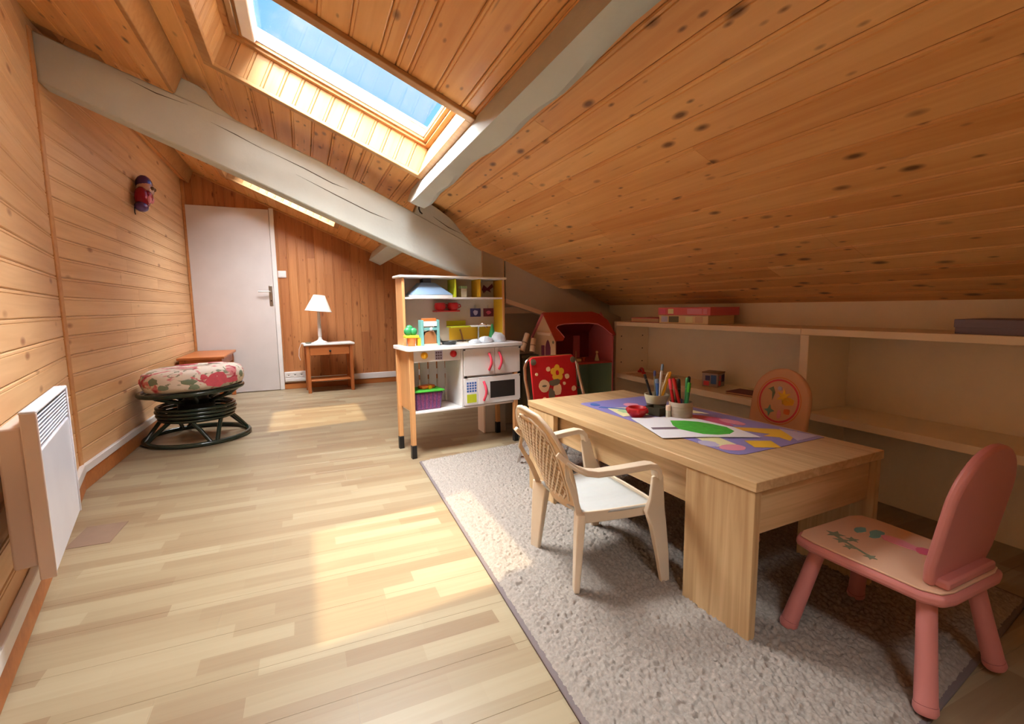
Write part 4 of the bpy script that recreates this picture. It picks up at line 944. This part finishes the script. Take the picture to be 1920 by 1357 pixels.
obj('lid', MB().box(-.108,.108,-.088,.088,.116,.128), crayon, bs, bevel=.004); 
for s_ in range(7):
    obj('mesh_hoop', MB().box(-.083+.025*s_,-.078+.025*s_,-.0815-.003,-.0795,.012,.108) if False else MB().tube([(-.078+.026*s_,-.0735,.010),(-.084+.028*s_,-.0825,.110)], .0022, 5), navy, bs)
tq = on_k('orange_toy', 'orange toy block lying on the green basket lid', 'toy', .150, .12, .4255, .3); obj('block', MB().box(-.05,.05,-.03,.03,0,.022), orange, tq, bevel=.006); obj('wheel', MB().lathe([(0,0),(.014,0),(.014,.010),(0,.010)],14,T(.0,-.031,.010) @ RX(PI/2)), yel, tq)

# ---------------------------------------------------------------- dollhouse
dh = thing('dollhouse', 'red roofed dollhouse with a pink room in the corner beside the shelving', 'dollhouse', (1.60, 2.92, .0))
DW, DD = .500, .33; yr = DD/2
def gable(x0, x1): return MB().add([(x,y_,z_) for x in (x0,x1) for y_,z_ in ((0,.03),(DD,.03),(DD,.735),(yr,.905),(0,.735))], [(0,1,2,3,4),(9,8,7,6,5),(0,5,6,1),(1,6,7,2),(2,7,8,3),(3,8,9,4),(4,9,5,0)])
ga = obj('gable_wall', gable(0,.012), dcream, dh, bevel=.002); obj('gable_wall', gable(DW-.012,DW), dpink, dh, bevel=.002)
obj('back_wall', MB().box(.0125,DW-.0125,DD-.010,DD,.03,.53), dgrn, dh); obj('back_wall', MB().box(.0125,DW-.0125,DD-.010,DD,.545,.735), dmag, dh)
obj('lower_side_lining', MB().box(DW-.0155,DW-.0122,.002,DD-.0105,.03,.530), dgrn, dh); obj('floor_board', MB().box(-.02,DW,-.002,DD,.005,.029), dcream, dh, bevel=.002); obj('upper_floor', MB().box(.0125,DW-.0125,0,DD-.011,.531,.544), dred, dh)
Mr2 = frame((0,-.004,.735), (1,0,0), (0,yr+.004,.170), (0,-.170,yr)); rl = math.hypot(yr+.004,.170)
arch = [(-.012,0-.035),(.050,-.035),(.070,-.010),(.040,.085),(.060,.105),(.12,.118),(.22,.122),(.33,.120),(.40,.108),(.435,.075),(.465,.015),(.480,-.002),(DW+.012,-.002),(DW+.012,rl*.62),(DW-.04,rl*.90),(DW-.09,rl),(-.012,rl)]
obj('front_roof', MB().prism(arch, 0, .009, Mr2), dred, dh, bevel=.002); 
Mr3 = frame((0,DD+.004,.735), (1,0,0), (0,-(yr+.004),.170), (0,.170,yr)); obj('rear_roof', MB().prism([(-.012,-.03),(DW+.012,-.03),(DW+.012,rl*.85),(DW-.09,rl),(-.012,rl)], -.009, 0, Mr3), dmag, dh)
ed = [(.070,-.010),(.040,.085),(.060,.105),(.12,.118),(.22,.122),(.33,.120),(.40,.108),(.435,.075),(.465,.015),(.480,-.002)]
obj('arch_edging', MB().tube([tuple(Mr2 @ Vector((x,y_,.010))) for x,y_ in ed], .0035, 6), pinkpr, dh, smooth=60)
obj('inner_partition', MB().box(.34,.40,DD-.016,DD-.0105,.545,.72), dpink, dh)
obj('gable_window', MB().prism([(.06,.55),(.14,.55),(.14,.66),(.12,.70),(.10,.715),(.08,.70),(.06,.66)], -.0012, 0, frame((0,0,0),(0,1,0),(0,0,1),(1,0,0))), maroon, ga)
obj('gable_shutter', MB().box(-.016,-.0013,.15,.175,.56,.67), maroon, ga); obj('gable_ledge', MB().box(-.014,-.0005,.04,.25,.745,.765), creamp, ga, bevel=.003)
for y_, z_ in ((.02,.70),(.02,.60)): obj('printed_flower', MB().prism(blob(y_,z_,.012,.012,8,.2), -.001, 0, frame((-.0005,0,0),(0,1,0),(0,0,1),(1,0,0))), greyp, ga)
obj('barge_board', MB().ribbon([(-.008,DD+.02,.715),(-.008,yr,.900)], (1,0,0), .016, .014), dpink, dh)
def dl(name, lab, cat, x_, y_, z_, f):
    t_ = thing(name, lab, cat, (1.60+x_, 2.92+y_, z_)); f(t_); return t_
dl('toy_bed', 'tiny cream toy bed on the dollhouse upper floor', 'toy', .235, .10, .5445, lambda t_: (obj('frame', MB().box(-.035,.035,-.02,.02,0,.018), cream, t_, bevel=.002), obj('headboard', MB().box(-.035,-.030,-.02,.02,.0185,.045), orange, t_), obj('canopy_pole', MB().tube([(.0,0,.018),(.0,0,.075)],.002,5), cream, t_)))
dl('toy_stool', 'tiny orange toy stool right of the toy bed', 'toy', .305, .10, .5445, lambda t_: (obj('seat', MB().lathe([(0,.02),(.014,.02),(.014,.026),(0,.026)],12), orange, t_), obj('leg', MB().lathe([(.005,0),(.004,.0195)],8), orange, t_)))
dl('toy_figure', 'tiny pale toy figure at the right of the dollhouse upper floor', 'toy', .40, .07, .5445, lambda t_: (obj('dress', MB().lathe([(.018,0),(.006,.05),(0,.052)],12), ceram, t_, smooth=50), obj('head', MB().sphere((0,0,.063),.011,10), cream, t_, smooth=60)))
dl('toy_piano', 'tiny black toy piano at the left of the dollhouse upper floor', 'toy', .065, .09, .5445, lambda t_: (obj('case', MB().box(-.03,.03,-.015,.02,0,.045), black, t_, bevel=.002), obj('keyboard', MB().box(-.03,.03,-.032,-.016,.022,.028), black, t_)))
dl('toy_tub', 'small grey toy bath tub in the dollhouse lower room', 'toy', .33, .10, .0295, lambda t_: (obj('tub', MB().lathe([(0,0),(.03,0),(.04,.03),(.036,.03),(0,.008)],16), greyp, t_, smooth=50), obj('back', MB().box(-.03,.03,.03,.034,0,.26), dgrn, t_)))
dl('toy_mirror', 'tall pale toy mirror on the green wall of the dollhouse lower room', 'toy', .36, .28, .30, lambda t_: (obj('plate', MB().box(-.02,.02,.03,.036,0,.16), cream, t_, bevel=.004), obj('shelf', MB().box(-.03,.03,.0,.0295,0,.012), dpink, t_)))
# cloth bin with two cream rolls beside the dollhouse
bn = thing('storage_bin', 'dark olive cloth bin between the toy kitchen and the dollhouse', 'bin', (1.475, 3.125, 0), .1)
obj('bin_body', MB().box(-.065,.075,-.045,.045,0,.60), olive, bn, bevel=.01); obj('bin_rim', MB().box(-.069,.079,-.049,.049,.585,.60+.006), olive, bn, bevel=.003)
for x_, z_, L_, a_, lab in ((-.040,.632,.14,.45,'cream wooden roller leaning up on the olive bin, the upper one'),(.035,.626,.10,.25,'short cream wooden roller lying on the olive bin')):
    r_ = thing('wooden_roller', lab, 'toy', (1.475+x_, 3.115 if a_ > .4 else 3.10, z_)); obj('roll', MB().lathe([(0,0),(.018,0),(.019,.004),(.019,L_-.004),(.016,L_),(0,L_)], 16, RY(a_) @ RX(-.2)), bookp, r_, smooth=50)
    obj('roll_end', MB().lathe([(.0195,L_*.45),(.0202,L_*.47),(.0195,L_*.5)], 16, RY(a_) @ RX(-.2)), brownp, r_)

# ---------------------------------------------------------------- red folding chair
rc = thing('folding_chair', "child's metal chair with red flower printed back behind the far end of the table", 'chair', (1.31, 2.36, .022), math.radians(4))
tp = [(-.185,-.16,0),(-.188,-.05,.28),(-.185,.045,.52),(-.180,.06,.585),(-.165,.066,.620),(-.135,.068,.640),(.135,.068,.640),(.165,.066,.620),(.180,.06,.585),(.185,.045,.52),(.188,-.05,.28),(.185,-.16,0)]
obj('back_frame', MB().tube(tp, .009, 10), chrome, rc, smooth=60)
for x_ in (-.17,.17): obj('rear_leg', MB().tube([(x_,.17,.0),(x_,.04,.22),(x_,-.11,.30)], .008, 8), chrome, rc, smooth=60)
obj('cross_bar', MB().tube([(-.17,.15,.035),(.17,.15,.035)], .007, 8), chrome, rc, smooth=60)
obj('seat', MB().box(-.165,.165,-.15,.03,.285,.305), redf, rc, bevel=.008)
Mk = T(0,.052,.645) @ RX(math.radians(-9)) @ frame((0,0,0),(1,0,0),(0,0,1),(0,-1,0))
bp_ = obj('backrest', MB().prism([(-.150,-.30),(.150,-.30),(.155,-.012),(.135,.0),(-.135,.0),(-.155,-.012)], -.006, .006, Mk), redf, rc, bevel=.005)
for x_ in (-.135,.135): obj('corner_cap', MB().lathe([(.018,0),(.018,.004),(0,.006)], 14, Mk @ T(x_,-.030,.006)), greyp, bp_)
_rz = [0]
def pz(poly, m_, z_=0):
    _rz[0] += 1; obj('printed_flower', MB().prism(poly, .0058, .0062+.00015*_rz[0], Mk), m_, bp_)
for a_ in range(5): pz(blob(.02+.028*math.cos(a_*1.256+.3), -.10+.028*math.sin(a_*1.256+.3), .020,.020,10,.1), yelpr)
pz(blob(.02,-.10,.012,.016,10,.1), redf, .0008); pz(blob(-.075,-.17,.036,.036,14,.08), cream); pz(blob(.012,-.195,.030,.038,12,.15), cream); pz(blob(-.03,-.225,.020,.040,12,.2), greyp, .0008); pz(blob(.0,-.155,.038,.020,12,.2), greyp, .0008); pz(blob(-.075,-.17,.016,.006,8,.1), greyp, .0008)
for x_, y_, r_ in ((-.04,-.075,.014),(.085,-.125,.016),(.125,-.20,.016),(-.08,-.245,.013),(.055,-.26,.014),(.062,-.165,.010),(-.12,-.10,.009)): pz(blob(x_,y_,r_,r_,10,.1), cream)

# ---------------------------------------------------------------- things on the shelves
def carton(name, lab, x0, x1, y0, y1, z0, z1, m, cat='box', rz=0, group=None):
    t_ = thing(name, lab, cat, ((x0+x1)/2, (y0+y1)/2, z0+.0005), rz, group); a, b, h_ = (x1-x0)/2, (y1-y0)/2, z1-z0
    obj('carton_body', MB().box(-a,a,-b,b,0,h_-.0005), m, t_, bevel=.0015); return t_, a, b, h_
t_, a, b, h_ = carton('puzzle_box', 'cream puzzle box with small pictures, lower of the two boxes on the top shelf', 2.19, 2.40, 2.11, 2.535, .833, .886, cream)
for y0_, y1_, m_ in ((.03,.12,greyp),(-.09,-.03,crmpr),(-.17,-.11,bookp),(.13,.19,lav)): obj('printed_picture', MB().box(-a-.0008,-a+.0001,y0_,y1_,.008,.046), m_, t_)
t_, a, b, h_ = carton('puzzle_box', 'pink puzzle box, upper of the two boxes on the top shelf', 2.185, 2.42, 2.09, 2.54, .887, .936, pinkbox)
for y0_, y1_, m_ in ((.08,.13,crmpr),(-.16,-.04,pinkpr),(.15,.21,magpr),(-.20,-.17,pinkpr)): obj('printed_label', MB().box(-a-.0008,-a+.0001,y0_,y1_,.008,.040), m_, t_)
t_ = thing('flat_book', 'thin flat book with pale page edges at the left end of the top shelf', 'book', (2.30, 2.70, .8335))
obj('page_block', MB().box(-.098,.09,-.145,.145,.003,.026), bookp, t_); obj('cover', MB().box(-.10,.10,-.15,.15,.0265,.031), pinkbox, t_, bevel=.001); obj('cover', MB().box(-.10,.10,-.15,.15,0,.0028), pinkbox, t_)
t_, a, b, h_ = carton('game_box', 'grey violet flat box at the right end of the top shelf', 2.20, 2.42, .76, .948, .833, .884, greybox); obj('lid', MB().box(-a-.003,a+.003,-b-.003,b+.003,h_*.45,h_+.002), greybox, t_, bevel=.002)
t_ = thing('toy_block', 'patterned blue and pink cube on the lower shelf left of the divider', 'toy', (2.345, 2.20, .4405), .35)
obj('cube', MB().box(-.05,.05,-.05,.05,0,.085), mat('mauve cube card',(170,150,150),.6), t_, bevel=.003)
obj('cube_lid', MB().box(-.052,.052,-.052,.052,.0855,.092), brownp, t_)
for y0_, y1_, z0_, z1_, m_ in ((-.04,-.005,.02,.075,bluepr),(.0,.03,.04,.07,navy),(.005,.04,.008,.035,pinkh)): obj('printed_picture', MB().box(-.0512,-.0501,y0_,y1_,z0_,z1_), m_, t_)
for x0_, x1_, z0_, z1_, m_ in ((-.04,-.01,.01,.04,pinkh),(.0,.04,.03,.075,navy),(-.03,-.01,.05,.07,magpr)): obj('printed_picture', MB().box(x0_,x1_,-.0512,-.0501,z0_,z1_), m_, t_)
t_ = thing('toy_telephone', 'small red toy telephone receiver at the left of the lower shelf', 'toy', (2.30, 2.84, .4475), 1.2)
obj('grip', MB().tube([(-.045,0,.012),(-.03,0,.030),(0,0,.036),(.03,0,.030),(.045,0,.012)], .008, 8), red, t_, smooth=60)
for x_ in (-.046,.046): obj('ear_piece', MB().lathe([(0,0),(.016,0),(.017,.010),(.010,.016),(0,.016)], 14, T(x_,0,0)), red, t_, smooth=50)
t_ = thing('paper_sheet', 'thin stack of pale paper under the red toy telephone', 'paper', (2.29, 2.72, .4402), .05); obj('stack', MB().box(-.10,.10,-.16,.16,0,.006), bookp, t_)
t_ = thing('small_book', 'small dark pink book lying on the lower shelf beside the peach chair back', 'book', (2.29, 1.90, .4405), .15)
obj('page_block', MB().box(-.068,.06,-.085,.085,.003,.010), bookp, t_); obj('cover', MB().box(-.07,.07,-.09,.09,.0105,.014), maroon, t_); obj('cover', MB().box(-.07,.07,-.09,.09,0,.0028), maroon, t_)

# ---------------------------------------------------------------- things that come in sets
for kind, g in (('pencil', 'pencils and brushes in the stoneware bowl'), ('felt_pen', 'felt pens in the round grey pot'), ('toy_cup', 'red toy cups of the toy kitchen'),
                ('picture_card', 'picture cards on the toy kitchen'), ('foil_lump', 'crumpled foil on the toy kitchen'), ('puzzle_box', 'puzzle boxes stacked on the top shelf'),
                ('wooden_roller', 'cream rollers on the olive bin'), ('arch_back_chair', "children's arch-back chairs at the low table")):
    for o in list(COL.objects):
        if o.parent is None and o.name.split('.')[0] == kind: o['group'] = g
